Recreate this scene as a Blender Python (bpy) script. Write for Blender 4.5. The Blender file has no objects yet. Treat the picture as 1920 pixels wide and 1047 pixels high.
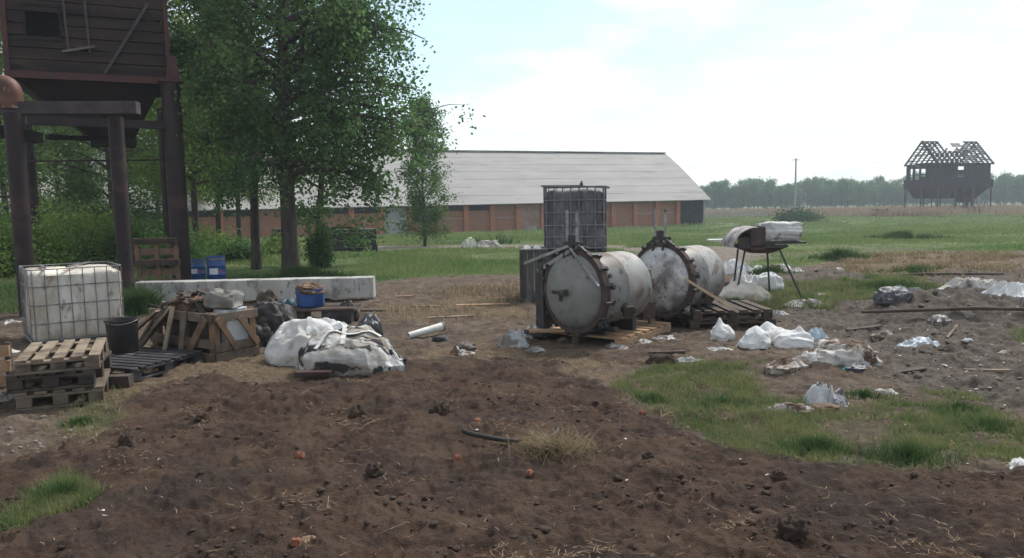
import bpy, math, random
import numpy as np
from mathutils import Vector, Matrix, Euler, noise as mnoise
R = math.radians
random.seed(7)
S = bpy.context.scene
COL = S.collection

# ------------------------------------------------------------------ camera
EYE, FOC = 1.8, 1493.0
PITCH, ROLL = R(5.8), R(1.0)
CX, CY = 960.0, 523.5
cd = bpy.data.cameras.new('camera'); cam = bpy.data.objects.new('camera', cd); COL.objects.link(cam)
cd.sensor_width = 36.0; cd.lens = 36.0 * FOC / 1920.0; cd.clip_end = 5000; cd.clip_start = 0.05
CR = Matrix.Rotation(math.pi / 2 - PITCH, 3, 'X') @ Matrix.Rotation(-ROLL, 3, 'Z')
cam.matrix_world = Matrix.Translation((0, 0, EYE)) @ CR.to_4x4()
S.camera = cam

# ------------------------------------------------------------------ world, sun, exposure
SUN_EL, SUN_AZ = R(52), R(40)          # azimuth clockwise from +Y (into the picture), i.e. high on the right
w = bpy.data.worlds.new('World'); S.world = w; w.use_nodes = True
nt = w.node_tree; nt.nodes.clear()
def wn(t, **k):
    n = nt.nodes.new(t)
    for a, b in k.items(): setattr(n, a, b)
    return n
out = wn('ShaderNodeOutputWorld'); mix = wn('ShaderNodeMixShader')
sky = wn('ShaderNodeTexSky', sky_type='NISHITA', sun_disc=False, sun_elevation=SUN_EL, sun_rotation=SUN_AZ)
sky.air_density = 1.0; sky.dust_density = 1.0; sky.ozone_density = 1.0
b1 = wn('ShaderNodeBackground'); b1.inputs[1].default_value = 0.085
b2 = wn('ShaderNodeBackground'); b2.inputs[1].default_value = 0.60
tc = wn('ShaderNodeTexCoord'); sx = wn('ShaderNodeSeparateXYZ')
az = wn('ShaderNodeMath', operation='ADD'); az.inputs[1].default_value = 0.22
dx = wn('ShaderNodeMath', operation='DIVIDE'); dy = wn('ShaderNodeMath', operation='DIVIDE')
cb = wn('ShaderNodeCombineXYZ')
n1 = wn('ShaderNodeTexNoise'); n1.inputs['Scale'].default_value = 1.15; n1.inputs['Detail'].default_value = 7; n1.inputs['Roughness'].default_value = 0.52; n1.inputs['Distortion'].default_value = 0.35
n2 = wn('ShaderNodeTexNoise'); n2.inputs['Scale'].default_value = 2.3; n2.inputs['Detail'].default_value = 8; n2.inputs['Roughness'].default_value = 0.6
r1 = wn('ShaderNodeValToRGB'); r1.color_ramp.elements[0].position = 0.455; r1.color_ramp.elements[1].position = 0.56
r1.color_ramp.elements[0].color = (0.27, 0.27, 0.27, 1); r1.color_ramp.elements[1].color = (1, 1, 1, 1)
r2 = wn('ShaderNodeValToRGB'); r2.color_ramp.elements[0].position = 0.35; r2.color_ramp.elements[1].position = 0.62
r2.color_ramp.elements[0].color = (0.76, 0.79, 0.85, 1); r2.color_ramp.elements[1].color = (1.0, 1.02, 1.04, 1)
L = nt.links.new
L(tc.outputs['Generated'], sx.inputs[0]); L(sx.outputs['Z'], az.inputs[0])
L(sx.outputs['X'], dx.inputs[0]); L(az.outputs[0], dx.inputs[1]); L(sx.outputs['Y'], dy.inputs[0]); L(az.outputs[0], dy.inputs[1])
L(dx.outputs[0], cb.inputs[0]); L(dy.outputs[0], cb.inputs[1]); cb.inputs[2].default_value = 3.3
L(cb.outputs[0], n1.inputs['Vector']); L(cb.outputs[0], n2.inputs['Vector'])
L(n1.outputs['Fac'], r1.inputs[0]); L(n2.outputs['Fac'], r2.inputs[0])
tn = wn('ShaderNodeMix', data_type='RGBA', blend_type='MULTIPLY'); tn.inputs[0].default_value = 1; tn.inputs[7].default_value = (0.92, 1.06, 1.0, 1); L(sky.outputs[0], tn.inputs[6]); L(tn.outputs[2], b1.inputs[0]); L(r2.outputs[0], b2.inputs[0])
hzr = wn('ShaderNodeMapRange'); hzr.inputs[1].default_value = 0.02; hzr.inputs[2].default_value = 0.13; hzr.inputs[3].default_value = 0.9; hzr.inputs[4].default_value = 0.0; L(sx.outputs['Z'], hzr.inputs[0]); mxm = wn('ShaderNodeMath', operation='MAXIMUM'); L(r1.outputs[0], mxm.inputs[0]); L(hzr.outputs[0], mxm.inputs[1]); L(mxm.outputs[0], mix.inputs[0]); L(b1.outputs[0], mix.inputs[1]); L(b2.outputs[0], mix.inputs[2]); L(mix.outputs[0], out.inputs[0])
sd_ = bpy.data.lights.new('sun', 'SUN'); sd_.energy = 2.4; sd_.angle = R(16); sd_.color = (1.0, 0.96, 0.9)
sun = bpy.data.objects.new('sun', sd_); COL.objects.link(sun)
sdir = Vector((math.sin(SUN_AZ) * math.cos(SUN_EL), math.cos(SUN_AZ) * math.cos(SUN_EL), math.sin(SUN_EL)))
sun.rotation_euler = sdir.to_track_quat('Z', 'Y').to_euler(); sun.location = (0, 0, 30)
S.view_settings.view_transform = 'Standard'; S.view_settings.look = 'None'
S.view_settings.exposure = 1.08; S.view_settings.gamma = 1.0; S.view_settings.use_curve_mapping = False
S.render.engine = 'CYCLES'
S.cycles.use_denoising = True
S.cycles.max_bounces = 6; S.cycles.diffuse_bounces = 3; S.cycles.glossy_bounces = 2; S.cycles.transmission_bounces = 3; S.cycles.volume_bounces = 0
S.cycles.use_fast_gi = False

# ------------------------------------------------------------------ noise in numpy
def _h(ix, iy, seed):
    n = (ix.astype(np.int64) * 374761393 + iy.astype(np.int64) * 668265263 + seed * 1274126177) & 0x7fffffff
    n = ((n ^ (n >> 13)) * 1274126177) & 0x7fffffff
    return ((n ^ (n >> 16)) & 0xffff) / 65535.0
def vn(x, y, seed=0):
    ix = np.floor(x); iy = np.floor(y); fx = x - ix; fy = y - iy
    fx = fx * fx * fx * (fx * (fx * 6 - 15) + 10); fy = fy * fy * fy * (fy * (fy * 6 - 15) + 10)
    ix = ix.astype(np.int64); iy = iy.astype(np.int64)
    a = _h(ix, iy, seed); b = _h(ix + 1, iy, seed); c = _h(ix, iy + 1, seed); d = _h(ix + 1, iy + 1, seed)
    return (a + (b - a) * fx + (c - a) * fy + (a - b - c + d) * fx * fy) * 2 - 1
def fbm(x, y, o=4, seed=0, g=0.5):
    s = 0; a = 1.0; t = 0
    for i in range(o):
        c, q = math.cos(1.1 * i), math.sin(1.1 * i); f = 2.0 ** i
        s = s + a * vn((x * c - y * q) * f + 17.3 * i, (x * q + y * c) * f - 9.1 * i, seed + i); t += a; a *= g
    return s / t
def sstep(a, b, v):
    t = np.clip((v - a) / (b - a), 0, 1); return t * t * (3 - 2 * t)

# ------------------------------------------------------------------ terrain profile and rays onto it
_gy = [-50, 0, 17, 30, 75, 112, 200, 420, 3000]; _gz = [0, 0, 0, -0.18, -1.32, -1.42, -2.9, -4.5, -9]
def g0(y): return np.interp(y, _gy, _gz)
def ray(px, py):
    return (CR @ Vector(((px - CX) / FOC, (CY - py) / FOC, -1.0)))
def G0(px, py):                       # where the view through a photo point meets the smooth ground
    d = ray(px, py); t = 1.0; lo = 0.5; 
    z = lambda t: EYE + d.z * t - float(g0(d.y * t))
    hi = 1.0
    while z(hi) > 0 and hi < 4000: hi *= 1.15
    lo = hi / 1.15
    for _ in range(40):
        m = (lo + hi) / 2
        if z(m) > 0: lo = m
        else: hi = m
    return (d.x * hi, d.y * hi)
def AT(px, py, D):                    # a point at distance D into the scene
    d = ray(px, py); t = D / d.y; return Vector((d.x * t, D, EYE + d.z * t))

def W(poly): return [G0(*p) for p in poly]
def sdf(X, Y, P):
    P = np.array(P); n = len(P); dmin = np.full(X.shape, 1e18); ins = np.zeros(X.shape, bool)
    for i in range(n):
        ax, ay = P[i]; bx, by = P[(i + 1) % n]
        ex, ey = bx - ax, by - ay; L2 = ex * ex + ey * ey + 1e-12
        t = np.clip(((X - ax) * ex + (Y - ay) * ey) / L2, 0, 1)
        dmin = np.minimum(dmin, (X - ax - t * ex) ** 2 + (Y - ay - t * ey) ** 2)
        c = ((ay > Y) != (by > Y)); xx = ax + (Y - ay) * (ex) / (ey if abs(ey) > 1e-12 else 1e-12)
        ins ^= (c & (X < xx))
    d = np.sqrt(dmin); return np.where(ins, d, -d)
SOIL = W([(-500, 850), (0, 862), (120, 845), (215, 812), (190, 775), (290, 742), (420, 716), (560, 722), (740, 699), (900, 690), (965, 684), (1090, 704), (1160, 738), (1240, 800), (1330, 845), (1500, 888), (1700, 898), (1920, 882), (2500, 872), (2500, 1500), (900, 4000), (-500, 1500)])
GR = W([(1140, 735), (1190, 700), (1300, 686), (1420, 690), (1430, 740), (1560, 775), (1680, 738), (1790, 740), (1880, 765), (1930, 800), (2400, 830), (2400, 890), (1900, 880), (1700, 893), (1500, 878), (1340, 835), (1250, 790)])
FIELD = W([(-1500, 600), (-300, 600), (120, 580), (255, 565), (700, 530), (770, 522), (980, 516), (1190, 493), (1350, 497), (1500, 502), (1610, 480), (1800, 474), (1920, 470), (2700, 462)]) + [(900, 1500), (-900, 1500)]
ROAD = W([(1145, 466), (1300, 462), (1420, 464), (1440, 478), (1370, 500), (1190, 494), (1170, 474)])
STRIP = W([(560, 464), (800, 461), (1020, 459), (1180, 461), (1180, 467), (1020, 467), (800, 470), (560, 473)])
MIDG = W([(1385, 560), (1440, 540), (1560, 532), (1690, 524), (1740, 535), (1700, 555), (1560, 578), (1430, 582)])
CORN = W([(1870, 625), (1960, 612), (2300, 615), (2300, 650), (1890, 644)])
TUFT = W([(20, 985), (80, 915), (130, 900), (205, 912), (200, 935), (110, 965), (40, 992)])
TUF2 = W([(130, 800), (160, 745), (205, 750), (205, 800), (170, 830)])
STRAW = W([(150, 830), (180, 720), (300, 700), (460, 655), (560, 690), (740, 680), (860, 640), (1000, 655), (1180, 670), (1160, 720), (1000, 700), (740, 705), (430, 725), (300, 745), (215, 800)])
TAN = W([(730, 582), (860, 560), (975, 552), (975, 596), (760, 600)])
TAN2 = W([(1570, 512), (1600, 482), (1740, 474), (1920, 478), (1920, 505), (1700, 520)])
BARE = W([(1530, 800), (1600, 775), (1700, 790), (1720, 830), (1640, 850), (1560, 835)])
ASH = W([(1440, 600), (1480, 500), (1620, 520), (1750, 500), (1900, 505), (2400, 505), (2300, 800), (1900, 770), (1780, 735), (1680, 720), (1640, 680)])
MOUNDS = [(*G0(965, 712), 0.45, 0.07), (*G0(455, 775), 0.36, 0.12), (*G0(1715, 592), 0.9, 0.24), (*G0(1840, 580), 1.3, 0.26), (*G0(1560, 520), .8, .14), (*G0(1290, 668), .45, .07), (*G0(1600, 690), .5, .07), (*G0(1475, 700), .4, .06),
          (*G0(960, 815), .34, .07), (*G0(560, 770), .3, .09), (*G0(700, 745), .5, .08), (*G0(1250, 905), .4, .06)]
def masks(X, Y):
    X = np.asarray(X, float); Y = np.asarray(Y, float)
    r = np.sqrt(X * X + Y * Y) + 0.5
    j = fbm(X * 1.3, Y * 1.3, 5, 11, .6) * 0.035; j2 = fbm(X * 4.1, Y * 4.1, 3, 31) * 0.012
    def m(P, w=.012, k=1.0): return sstep(-w, w, sdf(X, Y, P) / r + (j + j2) * k)
    soil = m(SOIL, .010, 1.7); soil = np.maximum(soil, .8 * sstep(.14, .30, fbm(X * 1.1, Y * 1.4, 5, 205, .62)) * sstep(-.35, -.02, sdf(X, Y, SOIL) / r) * (1 - m(FIELD)))
    field = m(FIELD, .012, .6)
    road = np.maximum(m(ROAD, .012, .5), m(STRIP, .012, .3))
    field = field * (1 - road) * (1 - .75 * sstep(.10, .34, fbm(X * .55, Y * .55, 4, 401, .6)) * (1 - sstep(26, 40, r)) * sstep(-2, 3, X))
    pat = fbm(X * 2.3, Y * 2.3, 5, 77, .7)
    gr = m(GR, .02, 1.2) * (1 - .85 * m(BARE, .03, 1.2)) * sstep(-.42, .22, pat)
    tuft = np.maximum(m(TUFT, .012, 1.2), m(TUF2, .03, 1.5) * .5)
    mid = np.maximum(m(MIDG, .03, 1.6), m(CORN, .01, .6)) * sstep(-.5, .2, pat)
    near = np.maximum(gr * (1 - .6 * soil), np.maximum(tuft, mid))
    tan2 = m(TAN2, .02, 1.0)
    straw = np.maximum(m(STRAW, .02, 1.0) * (1 - soil) * (.55 + .45 * sstep(-.4, .3, pat)), np.maximum(m(TAN, .02, 1.2), tan2) * .9)
    ash = m(ASH, .03, 1.0)
    return dict(soil=soil * (1 - tuft), field=field * (1 - .8 * tan2), near=near, straw=straw, road=road, ash=ash, r=r)
def relief(X, Y, M=None):
    X = np.asarray(X, float); Y = np.asarray(Y, float)
    if M is None: M = masks(X, Y)
    near = 1 - sstep(14, 26, M['r']) * .6
    rough = np.clip(.62 + .33 * M['soil'] + .45 * M['ash'] - .5 * M['near'] - .5 * M['field'], .12, 1)
    z = g0(Y) + fbm(X * .45, Y * .45, 3, 3) * .035 * near
    z = z + M['soil'] * .015 + M['soil'] * fbm(X * 1.6, Y * 1.6, 3, 8) * .045
    a = np.abs(fbm(X * 5.3, Y * 5.3, 4, 21, .6)); z = z + rough * (.030 - .076 * a) * near; z = z + np.maximum(fbm(X * 2.6, Y * 2.6, 4, 301, .6) - .12, 0) * (.15 - .09 * M['soil']) * rough * near * (1 - .7 * M['field'])
    b = fbm(X * 17, Y * 17, 2, 51); z = z + rough * b * .014 * near
    z = z + rough * np.maximum(fbm(X * 9.1, Y * 9.1, 2, 61) - .36, 0) * .05 * near
    for mx, my, mr, mh in MOUNDS:
        d = np.sqrt((X - mx) ** 2 + (Y - my) ** 2) / mr
        z = z + mh * np.exp(-d * d * 1.6) * (1 + .45 * fbm(X * 6, Y * 6, 3, 91))
    return z
def gz(x, y): return float(relief(np.array([x]), np.array([y]))[0])
def G(px, py, dz=0.0):
    x, y = G0(px, py); return Vector((x, y, gz(x, y) + dz))

# ------------------------------------------------------------------ materials
MATS = {}
def newmat(name):
    m = bpy.data.materials.new(name); m.use_nodes = True; m.node_tree.nodes.clear()
    return m, m.node_tree, m.node_tree.nodes.new
def pm(name, c1, c2=None, scale=6, rough=.8, bump=.2, bscale=None, metal=0, c3=None, c3scale=2, c3pos=(.55, .65), stretch=(1, 1, 1), spec=.3, detail=6, bdist=.02, c4=None, c4scale=20, c4pos=(.6, .7)):
    if name in MATS: return MATS[name]
    m, t, N = newmat(name); Lk = t.links.new
    o = N('ShaderNodeOutputMaterial'); p = N('ShaderNodeBsdfPrincipled'); Lk(p.outputs[0], o.inputs[0])
    p.inputs['Roughness'].default_value = rough; p.inputs['Metallic'].default_value = metal; p.inputs['Specular IOR Level'].default_value = spec
    tcn = N('ShaderNodeTexCoord'); mp = N('ShaderNodeMapping'); mp.inputs['Scale'].default_value = stretch; Lk(tcn.outputs['Object'], mp.inputs[0])
    oi = N('ShaderNodeObjectInfo'); va = N('ShaderNodeVectorMath'); va.operation = 'ADD'
    sc_ = N('ShaderNodeMath'); sc_.operation = 'MULTIPLY'; sc_.inputs[1].default_value = 23.0; Lk(oi.outputs['Random'], sc_.inputs[0])
    Lk(mp.outputs[0], va.inputs[0]); Lk(sc_.outputs[0], va.inputs[1])
    def nz(s, d=detail, rg=.62):
        n = N('ShaderNodeTexNoise'); n.inputs['Scale'].default_value = s; n.inputs['Detail'].default_value = d; n.inputs['Roughness'].default_value = rg
        Lk(va.outputs[0], n.inputs['Vector']); return n
    def ramp(n, a, b):
        r_ = N('ShaderNodeMapRange'); r_.inputs[1].default_value = a; r_.inputs[2].default_value = b; Lk(n.outputs['Fac'], r_.inputs[0]); return r_
    def mx(a, b, f):
        q = N('ShaderNodeMix'); q.data_type = 'RGBA'
        for i, v in ((6, a), (7, b)):
            if isinstance(v, tuple): q.inputs[i].default_value = (*v, 1)
            else: Lk(v, q.inputs[i])
        Lk(f.outputs[0], q.inputs[0]); return q.outputs[2]
    c = mx(c1, c2 or tuple(x * .6 for x in c1), ramp(nz(scale), .36, .64))
    if c3: c = mx(c, c3, ramp(nz(c3scale), *c3pos))
    if c4: c = mx(c, c4, ramp(nz(c4scale), *c4pos))
    Lk(c, p.inputs['Base Color'])
    if bump:
        b = N('ShaderNodeBump'); b.inputs['Strength'].default_value = bump; b.inputs['Distance'].default_value = bdist
        Lk(nz(bscale or scale * 3, 5, .7).outputs['Fac'], b.inputs['Height']); Lk(b.outputs[0], p.inputs['Normal'])
    MATS[name] = m; return m
def leafmat(name, c1, c2, tr=.35, nscale=.8):
    m, t, N = newmat(name); Lk = t.links.new
    o = N('ShaderNodeOutputMaterial'); ms = N('ShaderNodeMixShader'); ms.inputs[0].default_value = tr
    d = N('ShaderNodeBsdfDiffuse'); tl = N('ShaderNodeBsdfTranslucent')
    ge = N('ShaderNodeNewGeometry'); tcn = N('ShaderNodeTexCoord'); n = N('ShaderNodeTexNoise'); n.inputs['Scale'].default_value = nscale; n.inputs['Detail'].default_value = 3
    Lk(tcn.outputs['Object'], n.inputs['Vector'])
    mr = N('ShaderNodeMapRange'); mr.inputs[1].default_value = .35; mr.inputs[2].default_value = .65; Lk(n.outputs['Fac'], mr.inputs[0])
    ad = N('ShaderNodeMath'); ad.operation = 'MULTIPLY_ADD'; ad.inputs[1].default_value = .55; Lk(ge.outputs['Random Per Island'], ad.inputs[0])
    sc_ = N('ShaderNodeMath'); sc_.operation = 'MULTIPLY'; sc_.inputs[1].default_value = .45; Lk(mr.outputs[0], sc_.inputs[0]); Lk(sc_.outputs[0], ad.inputs[2])
    q = N('ShaderNodeMix'); q.data_type = 'RGBA'; q.inputs[6].default_value = (*c1, 1); q.inputs[7].default_value = (*c2, 1); Lk(ad.outputs[0], q.inputs[0])
    Lk(q.outputs[2], d.inputs[0]); Lk(q.outputs[2], tl.inputs[0]); Lk(d.outputs[0], ms.inputs[1]); Lk(tl.outputs[0], ms.inputs[2]); Lk(ms.outputs[0], o.inputs[0])
    return m

# ------------------------------------------------------------------ mesh builder and tagging
def rot3(rx=0, ry=0, rz=0): return Euler((rx, ry, rz)).to_matrix()
class MB:
    def __init__(s): s.v = []; s.f = []
    def add(s, vs, fs):
        n = len(s.v); s.v += [Vector(v) for v in vs]; s.f += [[i + n for i in f] for f in fs]; return s
    def box(s, c, d, rot=None, jit=0.0, taper=1.0):
        c = Vector(c); vs = []
        for z in (-1, 1):
            k = taper if z > 0 else 1.0
            for x, y in ((-1, -1), (1, -1), (1, 1), (-1, 1)):
                v = Vector((x * d[0] / 2 * k, y * d[1] / 2 * k, z * d[2] / 2))
                if jit: v += Vector((random.uniform(-jit, jit) for _ in range(3)))
                if rot: v = rot @ v
                vs.append(v + c)
        return s.add(vs, [(3, 2, 1, 0), (4, 5, 6, 7), (0, 1, 5, 4), (1, 2, 6, 5), (2, 3, 7, 6), (3, 0, 4, 7)])
    def beam(s, a, b, w, h, jit=0.0, up=(0, 0, 1)):
        a = Vector(a); b = Vector(b); d = b - a; l = d.length; x = d.normalized(); u = Vector(up)
        if abs(x.dot(u)) > .97: u = Vector((0, 1, 0))
        y = u.cross(x).normalized(); z = x.cross(y)
        m = Matrix((x, y, z)).transposed()
        return s.box((a + b) / 2, (l, w, h), m, jit)
    def tube(s, pts, rs, seg=8, cap=True):
        pts = [Vector(p) for p in pts]
        if not hasattr(rs, '__len__'): rs = [rs] * len(pts)
        n0 = len(s.v); k = len(pts); prev = None
        for i, p in enumerate(pts):
            t = (pts[min(i + 1, k - 1)] - pts[max(i - 1, 0)]).normalized()
            if prev is None:
                u = Vector((0, 0, 1)) if abs(t.z) < .9 else Vector((1, 0, 0)); a = t.cross(u).normalized()
            else: a = (prev - t * prev.dot(t)).normalized()
            prev = a; b = t.cross(a)
            for j in range(seg):
                q = 2 * math.pi * j / seg; s.v.append(p + (a * math.cos(q) + b * math.sin(q)) * rs[i])
        for i in range(k - 1):
            for j in range(seg):
                A = n0 + i * seg + j; B = n0 + i * seg + (j + 1) % seg; s.f.append([A, B, B + seg, A + seg])
        if cap:
            s.f.append([n0 + j for j in range(seg)][::-1]); s.f.append([n0 + (k - 1) * seg + j for j in range(seg)])
        return s
    def lathe(s, prof, seg=32, M=None, closed=False):
        n0 = len(s.v); M = M or Matrix.Identity(4)
        for r, z in prof:
            for j in range(seg):
                q = 2 * math.pi * j / seg; s.v.append(M @ Vector((r * math.cos(q), r * math.sin(q), z)))
        k = len(prof)
        for i in range(k if closed else k - 1):
            for j in range(seg):
                i2 = (i + 1) % k
                s.f.append([n0 + i * seg + j, n0 + i * seg + (j + 1) % seg, n0 + i2 * seg + (j + 1) % seg, n0 + i2 * seg + j])
        if not closed:
            if prof[0][0] > 1e-4: s.f.append([n0 + j for j in range(seg)][::-1])
            if prof[-1][0] > 1e-4: s.f.append([n0 + (k - 1) * seg + j for j in range(seg)])
        return s
    def shift(s, v):
        v = Vector(v); s.v = [p + v for p in s.v]; return s
    def xf(s, M): s.v = [M @ p for p in s.v]; return s
    def wob(s, amp, sc, seed=0):
        o = Vector((seed * 7.7, seed * 3.1, seed)); s.v = [p + mnoise.noise_vector(p * sc + o) * amp for p in s.v]; return s
    def build(s, name, mat, parent=None, bevel=0, smooth=True, ang=38, label=None):
        me = bpy.data.meshes.new(name); me.from_pydata([tuple(v) for v in s.v], [], s.f); me.update()
        me.materials.append(mat)
        if smooth:
            me.polygons.foreach_set('use_smooth', [True] * len(me.polygons)); me.set_sharp_from_angle(angle=R(ang))
        o = bpy.data.objects.new(name, me); COL.objects.link(o)
        if parent: o.parent = parent
        if bevel:
            b = o.modifiers.new('bevel', 'BEVEL'); b.width = bevel; b.segments = 2; b.limit_method = 'ANGLE'
        if label: o['label'] = label
        return o
def npmesh(name, V, F, mat, parent=None, smooth=False):
    V = np.asarray(V, np.float32); F = np.asarray(F, np.int32); k = F.shape[1]
    me = bpy.data.meshes.new(name); me.vertices.add(len(V)); me.vertices.foreach_set('co', V.ravel())
    me.loops.add(F.size); me.loops.foreach_set('vertex_index', F.ravel())
    me.polygons.add(len(F)); me.polygons.foreach_set('loop_start', np.arange(0, F.size, k, dtype=np.int32))
    if smooth: me.polygons.foreach_set('use_smooth', np.ones(len(F), bool))
    me.update(calc_edges=True); me.materials.append(mat)
    o = bpy.data.objects.new(name, me); COL.objects.link(o)
    if parent: o.parent = parent
    return o
def tag(o, label=None, cat=None, group=None, kind=None):
    if label: o['label'] = label
    if cat: o['category'] = cat
    if group: o['group'] = group
    if kind: o['kind'] = kind
    return o
def empty(name, loc, rz=0, label=None, cat=None, group=None, rot=None):
    o = bpy.data.objects.new(name, None); COL.objects.link(o); o.location = loc
    o.rotation_euler = rot if rot else (0, 0, rz); o.empty_display_size = .1
    return tag(o, label, cat, group)
def dup(root, loc, rz=0, label=None, group=None, scale=None, rot=None):
    r_ = root.copy(); COL.objects.link(r_); r_.location = loc; r_.rotation_euler = rot if rot else (0, 0, rz)
    if label: r_['label'] = label
    if group: r_['group'] = group
    if scale: r_.scale = scale if hasattr(scale, '__len__') else (scale,) * 3
    for ch in list(root.children):
        c = ch.copy(); COL.objects.link(c); c.parent = r_
        for g_ in list(ch.children):
            d = g_.copy(); COL.objects.link(d); d.parent = c
    return r_

# ------------------------------------------------------------------ ground sheet
def ground():
    th = np.concatenate([np.linspace(-180, -62, 40)[:-1], np.linspace(-62, -40, 50)[:-1], np.linspace(-40, 40, 900), np.linspace(40, 62, 50)[1:], np.linspace(62, 180, 40)[1:]]) * math.pi / 180
    rr = np.concatenate([np.geomspace(.3, 3.4, 30)[:-1], np.geomspace(3.4, 26, 640), np.geomspace(26, 130, 130)[1:], np.geomspace(130, 2500, 40)[1:]])
    T, Q = np.meshgrid(th, rr); X = Q * np.sin(T); Y = Q * np.cos(T)
    M = masks(X, Y); Z = relief(X, Y, M)
    nr, nc = T.shape; idx = np.arange(nr * nc).reshape(nr, nc)
    F = np.stack([idx[:-1, :-1], idx[:-1, 1:], idx[1:, 1:], idx[1:, :-1]], -1).reshape(-1, 4)
    o = npmesh('ground', np.stack([X, Y, Z], -1).reshape(-1, 3), F, groundmat(), smooth=True)
    for k in ('soil', 'field', 'near', 'straw', 'road', 'ash'):
        a = o.data.attributes.new(k, 'FLOAT', 'POINT'); a.data.foreach_set('value', M[k].astype(np.float32).ravel())
    o['kind'] = 'structure'; return o
def groundmat():
    m, t, N = newmat('ground'); Lk = t.links.new
    o = N('ShaderNodeOutputMaterial'); p = N('ShaderNodeBsdfPrincipled'); Lk(p.outputs[0], o.inputs[0]); p.inputs['Roughness'].default_value = .95; p.inputs['Specular IOR Level'].default_value = .12
    tcn = N('ShaderNodeTexCoord')
    def nz(s, d=6, rg=.65, st=None):
        n = N('ShaderNodeTexNoise'); n.inputs['Scale'].default_value = s; n.inputs['Detail'].default_value = d; n.inputs['Roughness'].default_value = rg
        Lk(tcn.outputs['Object'], n.inputs['Vector']); return n.outputs['Fac']
    def rg(v, a, b):
        q = N('ShaderNodeMapRange'); q.inputs[1].default_value = a; q.inputs[2].default_value = b; Lk(v, q.inputs[0]); return q.outputs[0]
    def mx(a, b, f):
        q = N('ShaderNodeMix'); q.data_type = 'RGBA'
        for i, v in ((6, a), (7, b)):
            if isinstance(v, tuple): q.inputs[i].default_value = (*v, 1)
            else: Lk(v, q.inputs[i])
        Lk(f, q.inputs[0]); return q.outputs[2]
    def at_(n): a = N('ShaderNodeAttribute'); a.attribute_name = n; return a.outputs['Fac']
    def mul(a, b):
        q = N('ShaderNodeMath'); q.operation = 'MULTIPLY'; q.use_clamp = True; Lk(a, q.inputs[0])
        if isinstance(b, float): q.inputs[1].default_value = b
        else: Lk(b, q.inputs[1])
        return q.outputs[0]
    fine = nz(38, 5, .75); midn = nz(6, 6, .7); big = nz(.9, 5, .6)
    base = mx((.165, .125, .092), (.088, .066, .052), rg(midn, .38, .62))
    base = mx(base, (.20, .17, .14), mul(rg(fine, .56, .72), .6))
    base = mx(base, (.060, .045, .037), rg(big, .56, .72)); m2 = nz(2.4, 6, .75); base = mx(base, (.225, .185, .145), mul(rg(m2, .54, .66), .65)); base = mx(base, (.055, .042, .035), mul(rg(m2, .46, .36), .7))
    ash = mx((.150, .126, .106), (.078, .064, .055), rg(midn, .40, .62)); ash = mx(ash, (.23, .215, .20), mul(rg(fine, .60, .75), .5))
    base = mx(base, ash, at_('ash'))
    st = mx((.21, .155, .095), (.115, .082, .055), rg(fine, .40, .62)); st = mx(st, (.09, .066, .050), mul(rg(midn, .52, .64), .7)); st = mx(st, (.085, .063, .048), mul(rg(m2, .50, .60), .8))
    base = mx(base, st, at_('straw'))
    so = mx((.078, .049, .034), (.048, .032, .025), rg(midn, .40, .60)); so = mx(so, (.108, .073, .052), mul(rg(nz(2.2, 5, .6), .44, .62), .75)); so = mx(so, (.16, .115, .078), mul(rg(nz(60, 3, .6), .62, .74), .7)); so = mx(so, (.045, .034, .031), mul(rg(nz(.75, 5, .6), .50, .62), .75))
    base = mx(base, so, at_('soil'))
    gc = mx((.052, .088, .030), (.095, .090, .048), rg(midn, .42, .62))
    base = mx(base, st, mul(at_('near'), .35)); base = mx(base, gc, mul(at_('near'), .45))
    fc = mx((.085, .140, .048), (.145, .160, .075), rg(nz(.25, 5, .6), .40, .62)); fc = mx(fc, (.05, .085, .032), rg(nz(1.3, 4, .6), .52, .66))
    base = mx(base, fc, at_('field'))
    rd = mx((.22, .19, .155), (.14, .12, .10), rg(midn, .4, .6)); base = mx(base, rd, at_('road'))
    Lk(base, p.inputs['Base Color'])
    b = N('ShaderNodeBump'); b.inputs['Strength'].default_value = .9; b.inputs['Distance'].default_value = .03
    ad = N('ShaderNodeMath'); ad.operation = 'ADD'; Lk(fine, ad.inputs[0]); Lk(nz(110, 3, .7), ad.inputs[1]); Lk(ad.outputs[0], b.inputs['Height']); Lk(b.outputs[0], p.inputs['Normal'])
    return m
ground()

# ------------------------------------------------------------------ grass, straw, clods (uncountable)
rng = np.random.default_rng(5)
def blades(X, Y, H, Wd, lean=.5):
    n = len(X); Z = relief(X, Y) - .004; a = rng.uniform(0, 2 * np.pi, n); b = rng.uniform(0, 2 * np.pi, n)
    ln = H * rng.uniform(.1, lean, n)
    P = np.stack([X, Y, Z], -1); side = np.stack([np.cos(a), np.sin(a), 0 * a], -1) * (Wd / 2)[:, None]
    mid = P + np.stack([np.cos(b) * ln * .35, np.sin(b) * ln * .35, H * .6], -1)
    top = P + np.stack([np.cos(b) * ln, np.sin(b) * ln, H], -1)
    V = np.stack([P - side, P + side, mid + side * .7, mid - side * .7, top], 1).reshape(-1, 3)
    i = np.arange(n)[:, None] * 5
    F = np.concatenate([i + np.array([[0, 1, 2]]), i + np.array([[0, 2, 3]]), i + np.array([[3, 2, 4]])])
    return V, F
def scatter(poly, n, key, pad=.3):
    P = np.array(poly); lo = P.min(0) - pad; hi = P.max(0) + pad
    X = rng.uniform(lo[0], hi[0], n); Y = rng.uniform(lo[1], hi[1], n); M = masks(X, Y)
    k = rng.random(n) < M[key] ** 1.5; return X[k], Y[k]
GMAT = leafmat('grass_blades', (.060, .130, .040), (.270, .250, .125), .35, 2.5)
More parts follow.
